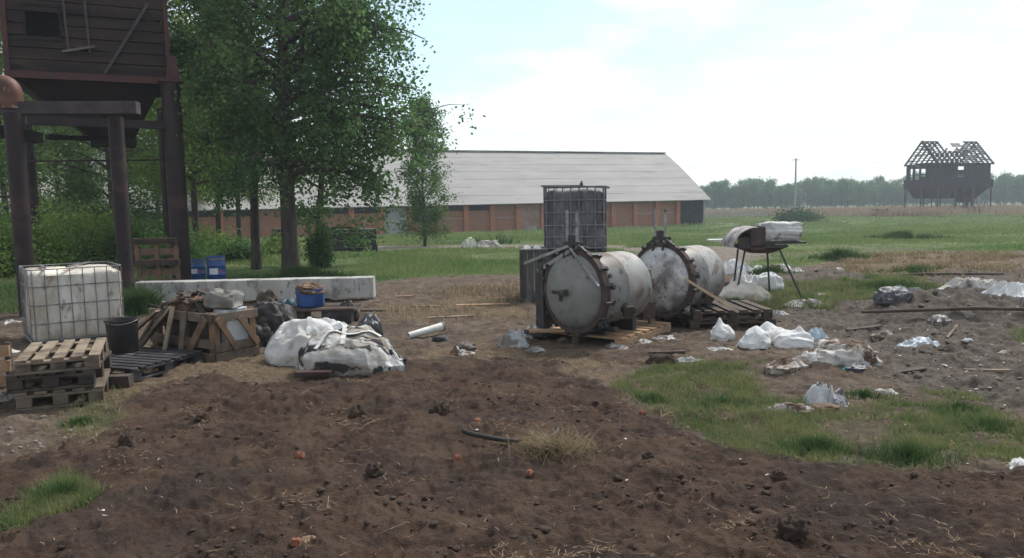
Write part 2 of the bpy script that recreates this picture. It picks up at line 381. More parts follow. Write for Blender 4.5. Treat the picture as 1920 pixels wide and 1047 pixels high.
def polar(n, r0, r1, a0=-40, a1=40):
    r_ = np.exp(rng.uniform(math.log(r0), math.log(r1), n)); a = np.radians(rng.uniform(a0, a1, n)); return r_ * np.sin(a), r_ * np.cos(a), r_
Vs = []; Fs = []; off = 0
def push(V, F):
    global off
    Vs.append(V); Fs.append(F + off); off += len(V)
GRv = [p for p in GR if p[0] < 9]
for poly, n, h in ((GR, 250000, .055), (TUFT, 34000, .085), (TUF2, 9000, .06), (MIDG, 90000, .10), (CORN, 20000, .08)):
    P2 = [(min(p[0], 8.6), p[1]) for p in poly]
    X, Y = scatter(P2, n, 'near'); hh = h * rng.uniform(.5, 1.3, len(X)) * (1 + .5 * fbm(X * 2.5, Y * 2.5, 3, 41)); push(*blades(X, Y, hh, np.maximum(.0045, .00075 * np.hypot(X, Y)), .9))
near_g = npmesh('grass', np.concatenate(Vs), np.concatenate(Fs), GMAT); tag(near_g, 'short patchy green grass growing on the churned yard', 'grass', kind='stuff')
Vs = []; Fs = []; off = 0
X, Y, r_ = polar(420000, 12.5, 125); M = masks(X, Y); k = rng.random(len(X)) < M['field']; X = X[k]; Y = Y[k]; r_ = r_[k]
tall = np.clip(.5 + fbm(X * .35, Y * .35, 4, 19) * 1.3, .15, 1.4)
push(*blades(X, Y, (.10 + .0016 * r_) * tall * rng.uniform(.5, 1.4, len(X)), .0011 * r_, .8))
fg = npmesh('meadow_grass', np.concatenate(Vs), np.concatenate(Fs), leafmat('meadow_blades', (.090, .180, .058), (.275, .300, .130), .3, .25)); tag(fg, 'green meadow grass spreading from the yard edge towards the barn', 'grass', kind='stuff')
# tall dry reeds in front of the far trees
Vs = []; Fs = []; off = 0
X, Y, r_ = polar(70000, 112, 175, 6, 44); k = rng.random(len(X)) < sstep(-.25, .15, fbm(X * .08, Y * .05, 3, 5)) ; X = X[k]; Y = Y[k]
push(*blades(X, Y, rng.uniform(.5, 1.3, len(X)), np.full(len(X), .16), .5))
dg = npmesh('dry_reeds', np.concatenate(Vs), np.concatenate(Fs), leafmat('dry_blades', (.26, .19, .13), (.36, .29, .21), .2, .1)); tag(dg, 'tall dry tan grass in front of the far row of trees', 'dry grass', kind='stuff')
# weeds: darker clumps in the field
Vs = []; Fs = []; off = 0
for (px, py, rad, hh, n) in ((262, 590, .5, .45, 2600), (1575, 488, 1.0, .35, 1800), (1520, 412, 1.2, .8, 1500), (1740, 512, .9, .22, 1600), (1690, 450, 2.2, .4, 2500), (920, 458, 1.2, .8, 400), (1380, 575, .4, .15, 800), (1530, 850, .35, .11, 1100), (1700, 868, .4, .12, 1300), (1350, 765, .35, .08, 800), (1225, 755, .3, .07, 500), (1860, 800, .4, .09, 900), (1620, 745, .3, .07, 500), (1800, 770, .4, .08, 700), (120, 930, .25, .12, 900), (1670, 545, 1.0, .22, 1800), (150, 795, .15, .09, 500), (560, 525, 1.5, .35, 2500), (1440, 515, .6, .2, 900)):
    x0, y0 = G0(px, py); a = rng.uniform(0, 2 * np.pi, n); q = rad * np.abs(rng.normal(0, .55, n)); X = x0 + q * np.cos(a) * 1.15; Y = y0 + q * np.sin(a) * .8; q = np.minimum(q, rad * 1.2)
    if rad > .5: kk = fbm(X * 1.6, Y * 1.6, 3, 66) > -.08; X = X[kk]; Y = Y[kk]; q = q[kk]; n = len(X)
    push(*blades(X, Y, hh * rng.uniform(.4, 1.1, n) * (1.15 - q / rad * .8), np.full(n, max(.005, .0011 * y0)), 1.4))
wd = npmesh('weeds', np.concatenate(Vs), np.concatenate(Fs), leafmat('weed_blades', (.040, .085, .030), (.085, .130, .050), .25, 1.5)); tag(wd, 'dark green weeds in loose clumps around the yard', 'weeds', kind='stuff')
# straw litter
def litter(X, Y, Ln, Wd, name, mat, lab, cat, rise=.02):
    n = len(X); Z = relief(X, Y) + .004; a = rng.uniform(0, 2 * np.pi, n); d = np.stack([np.cos(a), np.sin(a), rng.uniform(-.08, .25, n)], -1) * (Ln / 2)[:, None]
    s_ = np.stack([-np.sin(a), np.cos(a), 0 * a], -1) * (Wd / 2)[:, None]; P = np.stack([X, Y, Z + rng.uniform(0, rise, n)], -1)
    bow = np.stack([-np.sin(a), np.cos(a), rng.uniform(0, .5, n)], -1) * (Ln * rng.uniform(-.2, .2, n))[:, None]
    V = np.stack([P - d - s_, P + bow - s_, P + bow + s_, P - d + s_, P + d], 1).reshape(-1, 3); i = np.arange(n)[:, None] * 5
    F = np.concatenate([i + np.array([[0, 1, 2]]), i + np.array([[0, 2, 3]]), i + np.array([[1, 4, 2]])])
    o = npmesh(name, V, F, mat); tag(o, lab, cat, kind='stuff'); return o
X, Y, r_ = polar(80000, 3.6, 24); M = masks(X, Y); cl = sstep(.12, .5, fbm(X * 1.5, Y * 2.6, 4, 71, .6)); k = rng.random(len(X)) < (M['straw'] * .75 + .02 + .45 * cl * (1 - M['near']) + .30 * M['near']); X = X[k]; Y = Y[k]; r_ = r_[k]
litter(X, Y, rng.uniform(.02, .09, len(X)) * (1 + (rng.random(len(X)) > .97) * 2), .0016 + .00045 * r_, 'straw_litter', leafmat('straw', (.17, .12, .072), (.34, .26, .17), .15, 3), 'dry straw stalks strewn over the soil', 'straw')
X, Y, r_ = polar(4200, 4.5, 20); M = masks(X, Y); k = rng.random(len(X)) < (.012 + .8 * M['ash']) ; X = X[k]; Y = Y[k]
litter(X, Y, rng.uniform(.01, .04, len(X)) * (1 + 2 * (rng.random(len(X)) > .9)), .010 + .03 * rng.random(len(X)) ** 3, 'paper_scraps', leafmat('scrap', (.22, .21, .19), (.60, .60, .58), .1, 3), 'tiny pale scraps of plastic and paper over the dirt', 'litter', .01)
# clods of earth
def clods(n, name, mat, key, smin, smax, lab, ra=(3.6, 15), pw=2.5):
    X, Y, r_ = polar(n, *ra); M = masks(X, Y); mk = M[key] if isinstance(key, str) else sstep(-.02, .02, sdf(X, Y, key) / M['r'] + .03 * fbm(X * 2, Y * 2, 3, 4)); k = rng.random(len(X)) < mk * (.06 + .94 * sstep(-.02, .42, fbm(X * 1.5, Y * 1.5, 4, 13, .6))); X = X[k]; Y = Y[k]; n = len(X)
    Z = relief(X, Y); sz = smin + (smax - smin) * rng.random(n) ** pw
    t = (1 + 5 ** .5) / 2; B = np.array([(-1, t, 0), (1, t, 0), (-1, -t, 0), (1, -t, 0), (0, -1, t), (0, 1, t), (0, -1, -t), (0, 1, -t), (t, 0, -1), (t, 0, 1), (-t, 0, -1), (-t, 0, 1)]) / 1.9
    FI = np.array([(0, 11, 5), (0, 5, 1), (0, 1, 7), (0, 7, 10), (0, 10, 11), (1, 5, 9), (5, 11, 4), (11, 10, 2), (10, 7, 6), (7, 1, 8), (3, 9, 4), (3, 4, 2), (3, 2, 6), (3, 6, 8), (3, 8, 9), (4, 9, 5), (2, 4, 11), (6, 2, 10), (8, 6, 7), (9, 8, 1)])
    V = B[None] * (1 + rng.uniform(-.38, .38, (n, 12, 1))) * sz[:, None, None] * np.stack([rng.uniform(.7, 1.4, n), rng.uniform(.7, 1.4, n), rng.uniform(.45, .85, n)], -1)[:, None, :]
    a = rng.uniform(0, 6.28, n); c, s_ = np.cos(a)[:, None], np.sin(a)[:, None]
    V = np.stack([V[..., 0] * c - V[..., 1] * s_ + X[:, None], V[..., 0] * s_ + V[..., 1] * c + Y[:, None], V[..., 2] + (Z + sz * .15)[:, None]], -1)
    F = (np.arange(n)[:, None, None] * 12 + FI[None]).reshape(-1, 3)
    o = npmesh(name, V.reshape(-1, 3), F, mat, smooth=False); tag(o, lab, 'soil', kind='stuff')
SOILM = pm('soil_clod', (.062, .041, .030), (.040, .026, .019), 9, .95, .8, 60, c3=(.10, .065, .042), c3scale=3)
clods(9500, 'soil_clods', SOILM, 'soil', .004, .026, 'dark crumbly clods of dug soil in the foreground', (3.6, 9.5), 4.5)
clods(8000, 'earth_crumbs', pm('gray_clod', (.13, .11, .092), (.06, .05, .043), 7, .95, .8, 50), 'ash', .008, .050, 'grey brown lumps of churned earth at the right', (6, 21), 3)

clods(9000, 'stone_rubble', pm('pale_rubble_bit', (.24, .215, .18), (.10, .085, .072), 9, .95, .6, 50), W([(-60, 905), (-60, 790), (60, 775), (150, 775), (200, 800), (120, 850), (30, 880)]), .004, .024, 'pale crushed rubble on the ground before the left pallet stack', (5.2, 8.5), 2.0)
Vs = []; Fs = []; off = 0
cx_, cy_ = G0(1045, 858)
for poly, n in ((TAN2, 26000), (W([(1480, 520), (1620, 500), (1920, 505), (2300, 505), (2300, 620), (1900, 600), (1760, 580), (1740, 545), (1560, 530)]), 9000), (W([(700, 560), (980, 530), (1000, 600), (760, 610)]), 2500)):
    P2 = np.array([(min(p[0], 22), p[1]) for p in poly]); lo = P2.min(0); hi = P2.max(0); X = rng.uniform(lo[0], hi[0], n); Y = rng.uniform(lo[1], hi[1], n)
    k = rng.random(n) < sstep(-.4, .5, sdf(X, Y, P2) + fbm(X, Y, 3, 7)) * sstep(-.15, .3, fbm(X * 1.1, Y * 1.1, 4, 29, .6)); X = X[k]; Y = Y[k]
    push(*blades(X, Y, rng.uniform(.03, .16, len(X)), .0012 * Y, 2.2))
a = rng.uniform(0, 6.28, 1100); q = .24 * np.abs(rng.normal(0, .55, 1100)); push(*blades(cx_ + q * np.cos(a) * 1.2, cy_ + q * np.sin(a) * .8, rng.uniform(.03, .14, 1100) * (1.1 - q), np.full(1100, .004), 3.0))
tag(npmesh('dry_grass', np.concatenate(Vs), np.concatenate(Fs), leafmat('dry_tufts', (.16, .13, .075), (.34, .27, .17), .2, 1.0)), 'bleached dry grass tufts over the churned ground', 'dry grass', kind='stuff')

# ------------------------------------------------------------------ barn
def barn():
    a = R(64.5); u = Vector((math.sin(a), math.cos(a), 0)); n = Vector((-math.cos(a), math.sin(a), 0))   # u along the wall to the right, n into the barn
    D2 = 84.0; C = Vector((D2 * (1322 - CX) / FOC, D2, 0)); zb = -1.38
    LEN = 92.0
    root = empty('barn', (C.x, C.y, zb), math.pi / 2 - a, 'long low brick livestock barn with a pale grey sheet roof behind the yard', 'barn')
    # local frame: x = u (wall from -LEN to 0), y = into the barn, z up
    brick, t, N = newmat('brick'); Lk = t.links.new
    o = N('ShaderNodeOutputMaterial'); p = N('ShaderNodeBsdfPrincipled'); Lk(p.outputs[0], o.inputs[0]); p.inputs['Roughness'].default_value = .9
    tcn = N('ShaderNodeTexCoord'); mp = N('ShaderNodeMapping'); mp.inputs['Rotation'].default_value = (R(90), 0, 0); Lk(tcn.outputs['Object'], mp.inputs[0])
    br = N('ShaderNodeTexBrick'); br.inputs['Scale'].default_value = 1; br.inputs['Brick Width'].default_value = .26; br.inputs['Row Height'].default_value = .085; br.inputs['Mortar Size'].default_value = .008
    br.inputs['Color1'].default_value = (.37, .14, .068, 1); br.inputs['Color2'].default_value = (.25, .10, .055, 1); br.inputs['Mortar'].default_value = (.26, .17, .12, 1); Lk(mp.outputs[0], br.inputs[0])
    nn = N('ShaderNodeTexNoise'); nn.inputs['Scale'].default_value = .7; nn.inputs['Detail'].default_value = 7; nn.inputs['Roughness'].default_value = .7; Lk(tcn.outputs['Object'], nn.inputs['Vector'])
    mr = N('ShaderNodeMapRange'); mr.inputs[1].default_value = .44; mr.inputs[2].default_value = .66; Lk(nn.outputs['Fac'], mr.inputs[0])
    q = N('ShaderNodeMix'); q.data_type = 'RGBA'; Lk(br.outputs[0], q.inputs[6]); q.inputs[7].default_value = (.27, .145, .092, 1); Lk(mr.outputs[0], q.inputs[0]); Lk(q.outputs[2], p.inputs['Base Color'])
    brick2 = pm('pilaster_brick', (.42, .17, .085), (.33, .13, .072), 1.2, .9, .1, c3=(.28, .16, .12), c3scale=2)
    H = 2.72; dark = pm('barn_black', (.010, .009, .012), (.020, .017, .021), 3, .8, .3); bp = 2.62  # near-black, shared by the end bay, window infill, gable and eave shadow strip
    wall = MB(); gx = -3.4
    wall.box((-LEN / 2 + gx / 2, .25, H / 2 - .25), (LEN + gx, .36, H + .5))
    wall.box((-LEN + .2, 7.6, H / 2), (.36, 14.3, H)); wall.box((-LEN / 2, 15.0, H / 2), (LEN, .36, H)); wall.box((-.2, 7.8, H / 2), (.3, 13.8, H))
    wall.build('wall', brick, root)
    k = 0; x = gx - .15
    pale = pm('pale_infill', (.33, .24, .20), (.25, .13, .09), 1.6, .9, .2, c3=(.40, .33, .29), c3scale=1.2)
    beamm = pm('concrete_lintel', (.38, .33, .29), (.28, .24, .21), 3, .9, .2)
    doorm = pm('grey_door_paint', (.36, .36, .35), (.27, .27, .26), 1.5, .8, .1)
    while x > -LEN:
        MB().box((x, -.04, H / 2 - .25), (.46, .42, H + .46)).build('pilaster', brick2, root)
        xm = x - bp / 2; inner = bp - .5
        if k in (0, 1, 3, 5, 7, 9): MB().box((xm, .05, 1.42), (inner, .10, .07)).build('lintel', beamm, root)
        if k in (6, 11): MB().box((xm, .045, 1.25), (inner - .02, .1, 2.5)).build('door', doorm if k == 11 else pale, root)
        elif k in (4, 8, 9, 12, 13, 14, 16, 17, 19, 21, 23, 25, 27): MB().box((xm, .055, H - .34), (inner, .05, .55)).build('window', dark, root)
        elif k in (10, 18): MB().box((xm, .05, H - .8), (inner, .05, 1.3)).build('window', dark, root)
        x -= bp; k += 1
    # dark boarded end bay
    b = MB(); 
    for i in range(12): b.box((gx + .28 + (i - .5) * .262 + .1, .12 + random.uniform(-.02, .02), H / 2 - .2), (.25, .04, H + .4))
    b.build('boarded_bay', dark, root)
    MB().beam((gx + .6, .06, .1), (-.3, .06, H - .3), .1, .04).build('brace', pm('dark_timber', (.04, .035, .035), (.06, .05, .05), 4), root)
    MB().box((-.06, .2, H / 2 - .2), (.14, .4, H + .4)).build('corner_post', pm('pole_concrete', (.33, .33, .33), (.25, .25, .25), 5), root)
    # roof
    roofm = pm('grey_roof_sheet', (.300, .290, .275), (.250, .242, .23), .8, .85, .5, 14, c3=(.19, .18, .16), c3scale=1.1, c3pos=(.55, .8), stretch=(.25, 1, 1))
    rp = [(-.75, H - .06), (1.9, H + 1.80), (4.6, H + 3.62), (7.2, H + 5.18)]
    rf = MB(); rows = []
    def lerp_prof(s):
        L_ = [0]; 
        for i in range(3): L_.append(L_[-1] + math.hypot(rp[i + 1][0] - rp[i][0], rp[i + 1][1] - rp[i][1]))
        s *= L_[-1]
        for i in range(3):
            if s <= L_[i + 1] + 1e-6:
                f = (s - L_[i]) / (L_[i + 1] - L_[i]); return (rp[i][0] + f * (rp[i + 1][0] - rp[i][0]), rp[i][1] + f * (rp[i + 1][1] - rp[i][1]))
    nrow, ncol = 7, 46
    for i in range(nrow):
        y0, z0 = lerp_prof(i / nrow); y1, z1 = lerp_prof((i + 1) / nrow)
        z0 += .015
        for j in range(ncol):
            xa = -LEN - .5 + (LEN + .75) * j / ncol; xb = -LEN - .5 + (LEN + .75) * (j + 1) / ncol
            if i == nrow - 1 and j == ncol - 1: pass
            e = random.uniform(0, .015)
            rf.add([(xa, y0, z0 + e), (xb, y0, z0 + e), (xb, y1, z1 + e), (xa, y1, z1 + e), (xa, y0, z0 + e - .06), (xb, y0, z0 + e - .06)], [(0, 1, 2, 3), (4, 5, 1, 0)])
            rf.add([(xa, 14.4 - y0, z0 + e), (xb, 14.4 - y0, z0 + e), (xb, 14.4 - y1, z1 + e), (xa, 14.4 - y1, z1 + e)], [(3, 2, 1, 0)])
    rf.build('roof', roofm, root, smooth=False)
    MB().beam((-LEN - .5, 7.2, H + 5.24), (.2, 7.2, H + 5.24), .5, .07).build('ridge_cap', pm('ridge', (.30, .29, .28), None, 3), root)
    g_ = MB(); pr = [(0, .06), *[(y, z - .03) for y, z in rp[0:]], ]
    poly = [(.02, H - .1)] + [(y, z - .03) for y, z in rp[1:]] + [(14.4 - y, z - .03) for y, z in rp[1:][::-1]] + [(14.38, H - .1)]
    for xx in (-.05, -LEN + .1):
        g_.add([(xx, y, z) for y, z in poly] + [(xx - .1, y, z) for y, z in poly], [tuple(range(len(poly))), tuple(range(len(poly), 2 * len(poly)))[::-1]])
    g_.build('gable', dark, root, smooth=False)
    MB().box((-LEN / 2, -.66, H - .06), (LEN, .04, .12)).build('eave_shadow_strip', dark, root)  # near-black strip paints the shadow line along the front roof edge
barn()

# ------------------------------------------------------------------ power pole, far trees, ruined hopper
def flat_z(x, y): return gz(x, y)
PD = 116.0
pt, pb = AT(1491, 297, PD), AT(1490.5, 402, PD); pz = flat_z(pb.x, PD)
root = empty('power_pole', (pb.x, PD, pz), 0, 'slim pale concrete power pole standing in the field before the far trees', 'pole')
MB().tube([(0, 0, -.3), (0, 0, pt.z - pz)], [.17, .10], 10).build('post', pm('pole_concrete', (.33, .33, .33)), root)
MB().beam((-.6, 0, pt.z - pz - .25), (.6, 0, pt.z - pz - .25), .08, .08).build('crossarm', pm('pole_concrete', (.33, .33, .33)), root)
tz = pt.z
for nm, tx, ty, dzz, lab in (('power_cable', pb.x - 60, PD + 18, .3, 'thin overhead cable running from the pole behind the barn'), ('power_cable', pb.x + 62, PD + 8, -.6, 'thin overhead cable running from the pole towards the ruined hopper')):
    pts = []
    for i in range(25):
        f = i / 24; pts.append((pb.x + (tx - pb.x) * f, PD + (ty - PD) * f, tz - .2 + dzz * f - 1.6 * 4 * f * (1 - f) * .45))
    o = MB().tube(pts, .011, 5).build(nm, pm('cable', (.25, .25, .27)), None); tag(o, lab, 'cable')

def tree_skel(seed, H, fb, spread, nlimb, tr, prof, up=.6, droop=.35, lean=(0, 0), sub=5, extra=()):
    rnd = random.Random(seed); tb = MB(); cent = []
    tp = []; n = 14
    for i in range(n + 1):
        f = i / n; tp.append(Vector((lean[0] * f * f + .12 * math.sin(f * 7 + seed) * f * H / 8, lean[1] * f * f + .12 * math.cos(f * 6 + seed * 2) * f * H / 8, f * H * .96)))
    tb.tube([tp[0] - Vector((0, 0, .25))] + tp, [tr * 1.45] + [tr * (1.25 if i == 0 else 1) * (1 - i / n) ** .8 + .012 for i in range(n + 1)], 9)
    def tpos(z):
        f = min(max(z / (H * .96), 0), .999) * n; i = int(f); return tp[i].lerp(tp[i + 1], f - i)
    limbs = [(fb + (H * .94 - fb) * ((i + .5) / nlimb), i * 2.399963 + rnd.uniform(-.5, .5), 1.0) for i in range(nlimb)] + list(extra)
    for z, az_, sc_ in limbs:
        f = (z - fb) / max(H - fb, .1); f = min(max(f, 0), 1); ln = spread * prof(f) * rnd.uniform(.75, 1.15) * sc_
        p = tpos(z); el = up + .35 * f + rnd.uniform(-.15, .15); d = Vector((math.cos(az_) * math.cos(el), math.sin(az_) * math.cos(el), math.sin(el)))
        pts = [p]; m = 6
        for k in range(m):
            d = (d + Vector((rnd.uniform(-.16, .16), rnd.uniform(-.16, .16), rnd.uniform(-.10, .10) - droop * .22))).normalized(); pts.append(pts[-1] + d * ln / m)
        r0 = tr * (1 - f * .75) * .42; tb.tube(pts, [r0 * (1 - k / (m + .6)) + .006 for k in range(m + 1)], 6, False)
        for k in range(sub + 2):
            g_ = rnd.uniform(.25, 1.0); i = min(int(g_ * m), m - 1); q = pts[i].lerp(pts[i + 1], g_ * m - i)
            a2 = az_ + rnd.uniform(-1.5, 1.5); e2 = rnd.uniform(-.9, 1.1); l2 = ln * rnd.uniform(.2, .42)
            d2 = Vector((math.cos(a2) * math.cos(e2), math.sin(a2) * math.cos(e2), math.sin(e2))); sp = [q]
            for j in range(3):
                d2 = (d2 + Vector((rnd.uniform(-.2, .2), rnd.uniform(-.2, .2), -droop * .35))).normalized(); sp.append(sp[-1] + d2 * l2 / 3)
            tb.tube(sp, [max(r0 * .3, .008) * (1 - j / 3.4) for j in range(4)], 4, False)
            for j in (1, 2, 3): cent.append((sp[j], 1.0))
            cent.append((sp[3] + Vector((rnd.uniform(-.15, .15), rnd.uniform(-.15, .15), -.15)), .8))
        cent.append((pts[-1], 1.0)); cent.append((pts[-2], .7))
    cent.append((tp[-1], 1.5))
    return tb, cent
def leaves(cent, n, size, sig, seed, droop=.3, flat=.8):
    g_ = np.random.default_rng(seed); C_ = np.array([tuple(c) for c, _ in cent]); wt = np.array([w_ for _, w_ in cent]) * g_.uniform(.25, 1.8, len(cent)); wt /= wt.sum()
    i = g_.choice(len(C_), n, p=wt); P = C_[i] + g_.normal(0, 1, (n, 3)) * sig * np.array([1, 1, flat]); P[:, 2] -= np.abs(g_.normal(0, sig * droop * 2, n))
    a = g_.uniform(0, 2 * np.pi, n); e = g_.uniform(-1.1, .5, n); t_ = np.stack([np.cos(a) * np.cos(e), np.sin(a) * np.cos(e), np.sin(e)], -1)
    b = g_.normal(0, 1, (n, 3)); b -= t_ * (b * t_).sum(1)[:, None]; b /= np.linalg.norm(b, axis=1)[:, None]; s_ = size * g_.uniform(.6, 1.3, n)[:, None]
    V = np.stack([P, P + t_ * s_ * .5 + b * s_ * .42, P + t_ * s_, P + t_ * s_ * .5 - b * s_ * .42], 1).reshape(-1, 3)
    return V, np.arange(n * 4).reshape(-1, 4)
BARK = pm('bark', (.085, .070, .058), (.040, .033, .030), 9, .95, .8, 14, stretch=(1, 1, .25), c3=(.15, .14, .125), c3scale=3, c3pos=(.6, .7))
def make_tree(name, label, cat, seed, H, fb, spread, nlimb, tr, prof, nleaf, lsize, sig, lm, group=None, **k):
    dr = k.pop('ldroop', .3); tb, cent = tree_skel(seed, H, fb, spread, nlimb, tr, prof, **k)
    root = empty(name, (0, 0, 0), 0, label, cat, group)
    tb.build('trunk', BARK, root, ang=70); V, F = leaves(cent, nleaf, lsize, sig, seed, dr); npmesh('crown', V, F, lm, root)
    return root
FARLEAF = leafmat('far_leaf', (.065, .165, .065), (.150, .265, .115), .4, .5)
pop = lambda f: .55 + .8 * math.sin(math.pi * min(f * .9 + .08, 1)) ** .8
far = [make_tree('shelterbelt_tree', 'leafy tree in the long row of pale trunked trees along the horizon', 'tree', 40 + i, 8.2, 1.7, 1.55, 24, .16, pop, 3600, .30, .30, FARLEAF, 'trees in the row along the horizon', droop=.1) for i in range(3)]
FLBL = 'leafy tree in the long row of pale trunked trees along the horizon'
k = 0
px = 1326.0
while px < 1990:
    for row in (0, 1):
        D = 205 + row * 7 + random.uniform(-2, 2); x = D * (px + (7 if row else 0) + random.uniform(-3, 3) - CX) / FOC
        sc_ = random.uniform(.70, 1.04) * (1 if px < 1700 else 1.06)
        pos = (x, D, gz(x, D) - .1)
        if k < 3: far[k].location = pos; far[k].scale = (sc_ * 1.05, sc_ * 1.05, sc_)
        else: dup(far[k % 3], pos, random.uniform(0, 6), scale=(sc_ * 1.05, sc_ * 1.05, sc_))
        k += 1
    px += random.uniform(13, 20)
# bush, red box, pale rails, far posts
def bush(name, label, px, py, rad, h, n, ls, lm, seed=1, cat='bush', D=None, group=None):
    x, y = G0(px, py); 
    if D: x, y = D * (px - CX) / FOC, D
    root = empty(name, (x, y, gz(x, y)), 0, label, cat, group); g_ = random.Random(seed); st = MB(); cent = []
    for i in range(16):
        a = g_.uniform(0, 6.28); q = rad * math.sqrt(g_.random()) * .85; z = h * g_.uniform(.35, .9) * (1.1 - .6 * q / rad)
        t_ = Vector((q * math.cos(a), q * math.sin(a), z)); st.tube([(0, 0, -.05), t_ * .5 + Vector((0, 0, z * .12)), t_], [.02 * h + .006, .01 * h + .004, .004], 5, False)
        cent += [(t_, 1), (t_ * .75, .8), (t_ * .5, .5), (t_ + Vector((0, 0, h * .08)), .6)]
    st.build('stem', BARK, root); V, F = leaves(cent, n, ls, rad * .2, seed, .2, h / rad); npmesh('foliage', V, F, lm, root); return root
bush('field_bush', 'rounded dark green bush left of the pole foot in the far field', 1497, 417, 2.6, 1.5, 5000, .2, leafmat('far_bush_leaf', (.04, .085, .04), (.08, .13, .06), .2, 1), 3)
x, y = G0(1650, 406); rb = empty('feed_box', (x, y, gz(x, y)), .4, 'small rusty red box alone in the far field left of the stilted ruin', 'box')
MB().box((0, 0, .45), (1.7, 1.1, .9)).build('box_body', pm('rust_red', (.16, .045, .035), (.09, .03, .028), 3), rb, bevel=.03); MB().box((0, 0, .95), (1.8, 1.2, .08)).build('lid', pm('rust_red', (1, 1, 1)), rb)
# pale field rail between barn and pole
a = Vector((*G0(1326, 411), 0)); b = Vector((*G0(1436, 408), 0)); fr = empty('rail_fence', (a.x, a.y, gz(a.x, a.y)), 0, 'low weathered pale rail fence right of the barn end', 'fence')
d = b - a; n = 9; pal = pm('pale_rail', (.38, .36, .34), (.25, .24, .23), 4)
for i in range(n + 1):
    p_ = d * i / n; MB().box((p_.x, p_.y, .4), (.14, .14, 1.1)).build('post', pal, fr)
for z in (.35, .78): MB().beam((0, 0, z), (d.x, d.y, z), .05, .16).build('rail', pal, fr)
def hopper_ruin():
    D = 112.0; x0 = D * (1757 - CX) / FOC; zb = gz(x0, D)
    root = empty('ruined_grain_hopper', (x0, D, zb), R(17), 'ruined dark grain hopper house on stilts with a bare lattice roof, far right', 'hopper')
    dk = pm('hopper_boards', (.034, .026, .030), (.020, .016, .020), 2, .85, .3, c3=(.055, .034, .03), c3scale=1.2)
    # local: x along the long side (to the right and away), y to the back-left; near corner at the origin
    Lx, Wy = 10.8, 6.6; z0, z1, z2 = 4.9, 7.25, 10.6
    s_ = MB(); 
    s_.box((Lx / 2, .05, 4.35), (Lx + .9, .12, 1.3)); s_.box((-.35, Wy / 2, 4.35), (.12, Wy + .6, 1.3)); s_.box((Lx + .35, Wy / 2, 4.35), (.12, Wy + .6, 1.3)); s_.box((Lx / 2, Wy, 4.35), (Lx + .9, .12, 1.3)); s_.box((Lx / 2, Wy / 2, 3.75), (Lx + .6, Wy, .1))
    s_.build('deck', dk, root)
    w_ = MB()
    # front long wall with a see-through window, broken boards
    w_.box((.55, 0, 6.0), (1.3, .1, 2.4)); w_.box((8.0, 0, 6.0), (5.6, .1, 2.4)); w_.box((3.2, 0, 5.15), (4.2, .1, .35)); w_.box((3.2, 0, 7.0), (4.2, .1, .35)); w_.box((4.2, 0, 6.0), (2.2, .1, .7))
    w_.box((-.0, 1.1, 6.0), (.1, 2.1, 2.4)); w_.box((0, 3.0, 6.9), (.1, 2.0, .55)); w_.box((0, 2.8, 5.2), (.1, 1.6, .5)); w_.box((0, 6.3, 6.0), (.1, .6, 2.4))
    w_.box((8.2, Wy, 6.0), (5.2, .1, 2.4)); w_.box((Lx, 2.4, 6.0), (.1, 4.8, 2.4)); w_.box((2.0, Wy, 6.9), (4.0, .1, .4))
    w_.build('wall', dk, root)
    fr_ = MB()
    for x in np.linspace(0, Lx, 9): fr_.box((x, Wy + .08, 6), (.15, .15, 2.4))
    for y in (2.2, 3.6, 4.9, 5.9): fr_.box((-.09, y, 6), (.15, .15, 2.4))
    fr_.beam((-.09, 2, 5.75), (-.09, Wy, 5.75), .1, .12); fr_.beam((-.1, 0, 7.25), (-.1, Wy, 7.25), .2, .2); fr_.beam((-.4, -.12, 7.22), (Lx + .5, -.12, 7.22), .25, .22); fr_.beam((-.3, Wy + .1, 7.22), (Lx + .4, Wy + .1, 7.22), .2, .2)
    fr_.beam((2.1, -.1, 5.9), (5.2, -.1, 5.5), .08, .1); fr_.beam((2.1, -.1, 5.45), (5.2, -.1, 5.5), .08, .1)
    fr_.build('frame', dk, root)
    rf = MB(); rnd = random.Random(4)
    grey = pm('bare_rafters', (.075, .065, .075), (.04, .035, .04), 3)
    xs = np.linspace(-.3, Lx + .3, 12)
    for i, x in enumerate(xs):
        top = 1.0 if i < 4 or i > 8 else (.58 if i != 6 else .74)
        for sgn in (0, 1):
            a_ = Vector((x, -.35 if sgn == 0 else Wy + .35, z1 - .1)); b_ = Vector((x, Wy / 2, z2)); rf.beam(a_, a_.lerp(b_, top), .18, .2)
    for sgn in (0, 1):
        for j in range(12):
            f = j / 11.5; 
            for i in range(11):
                if rnd.random() < .10: continue
                if f > .60 and 2 < i < 9: continue
                y = (-.35 + (Wy / 2 + .35) * f) if sgn == 0 else (Wy + .35 - (Wy / 2 + .35) * f); z = z1 - .02 + (z2 - z1 + .1) * f + .08
                rf.beam((xs[i] - .05, y, z + rnd.uniform(-.05, .05)), (xs[i + 1] + .05, y, z + rnd.uniform(-.05, .05)), .30, .08)
    rf.beam((-.4, Wy / 2, z2), (2.8, Wy / 2, z2), .2, .2); rf.beam((8.3, Wy / 2, z2), (Lx + .4, Wy / 2, z2), .2, .2); 
    rf.build('roof_lattice', grey, root)
    pt_ = MB(); rnd = random.Random(9)
    for i in range(5, 11):
        for j in range(10):
            if rnd.random() < .22: continue
            f = (j + .5) / 11.5; y = -.35 + (Wy / 2 + .35) * f; z = z1 + (z2 - z1 + .1) * f + .14
            pt_.box(((xs[i] + xs[i + 1]) / 2, y, z), (.95, .34, .03), rot3(R(43)))
    pt_.build('roof_sheet', grey, root)
    # gable triangle boards
    gb = MB()
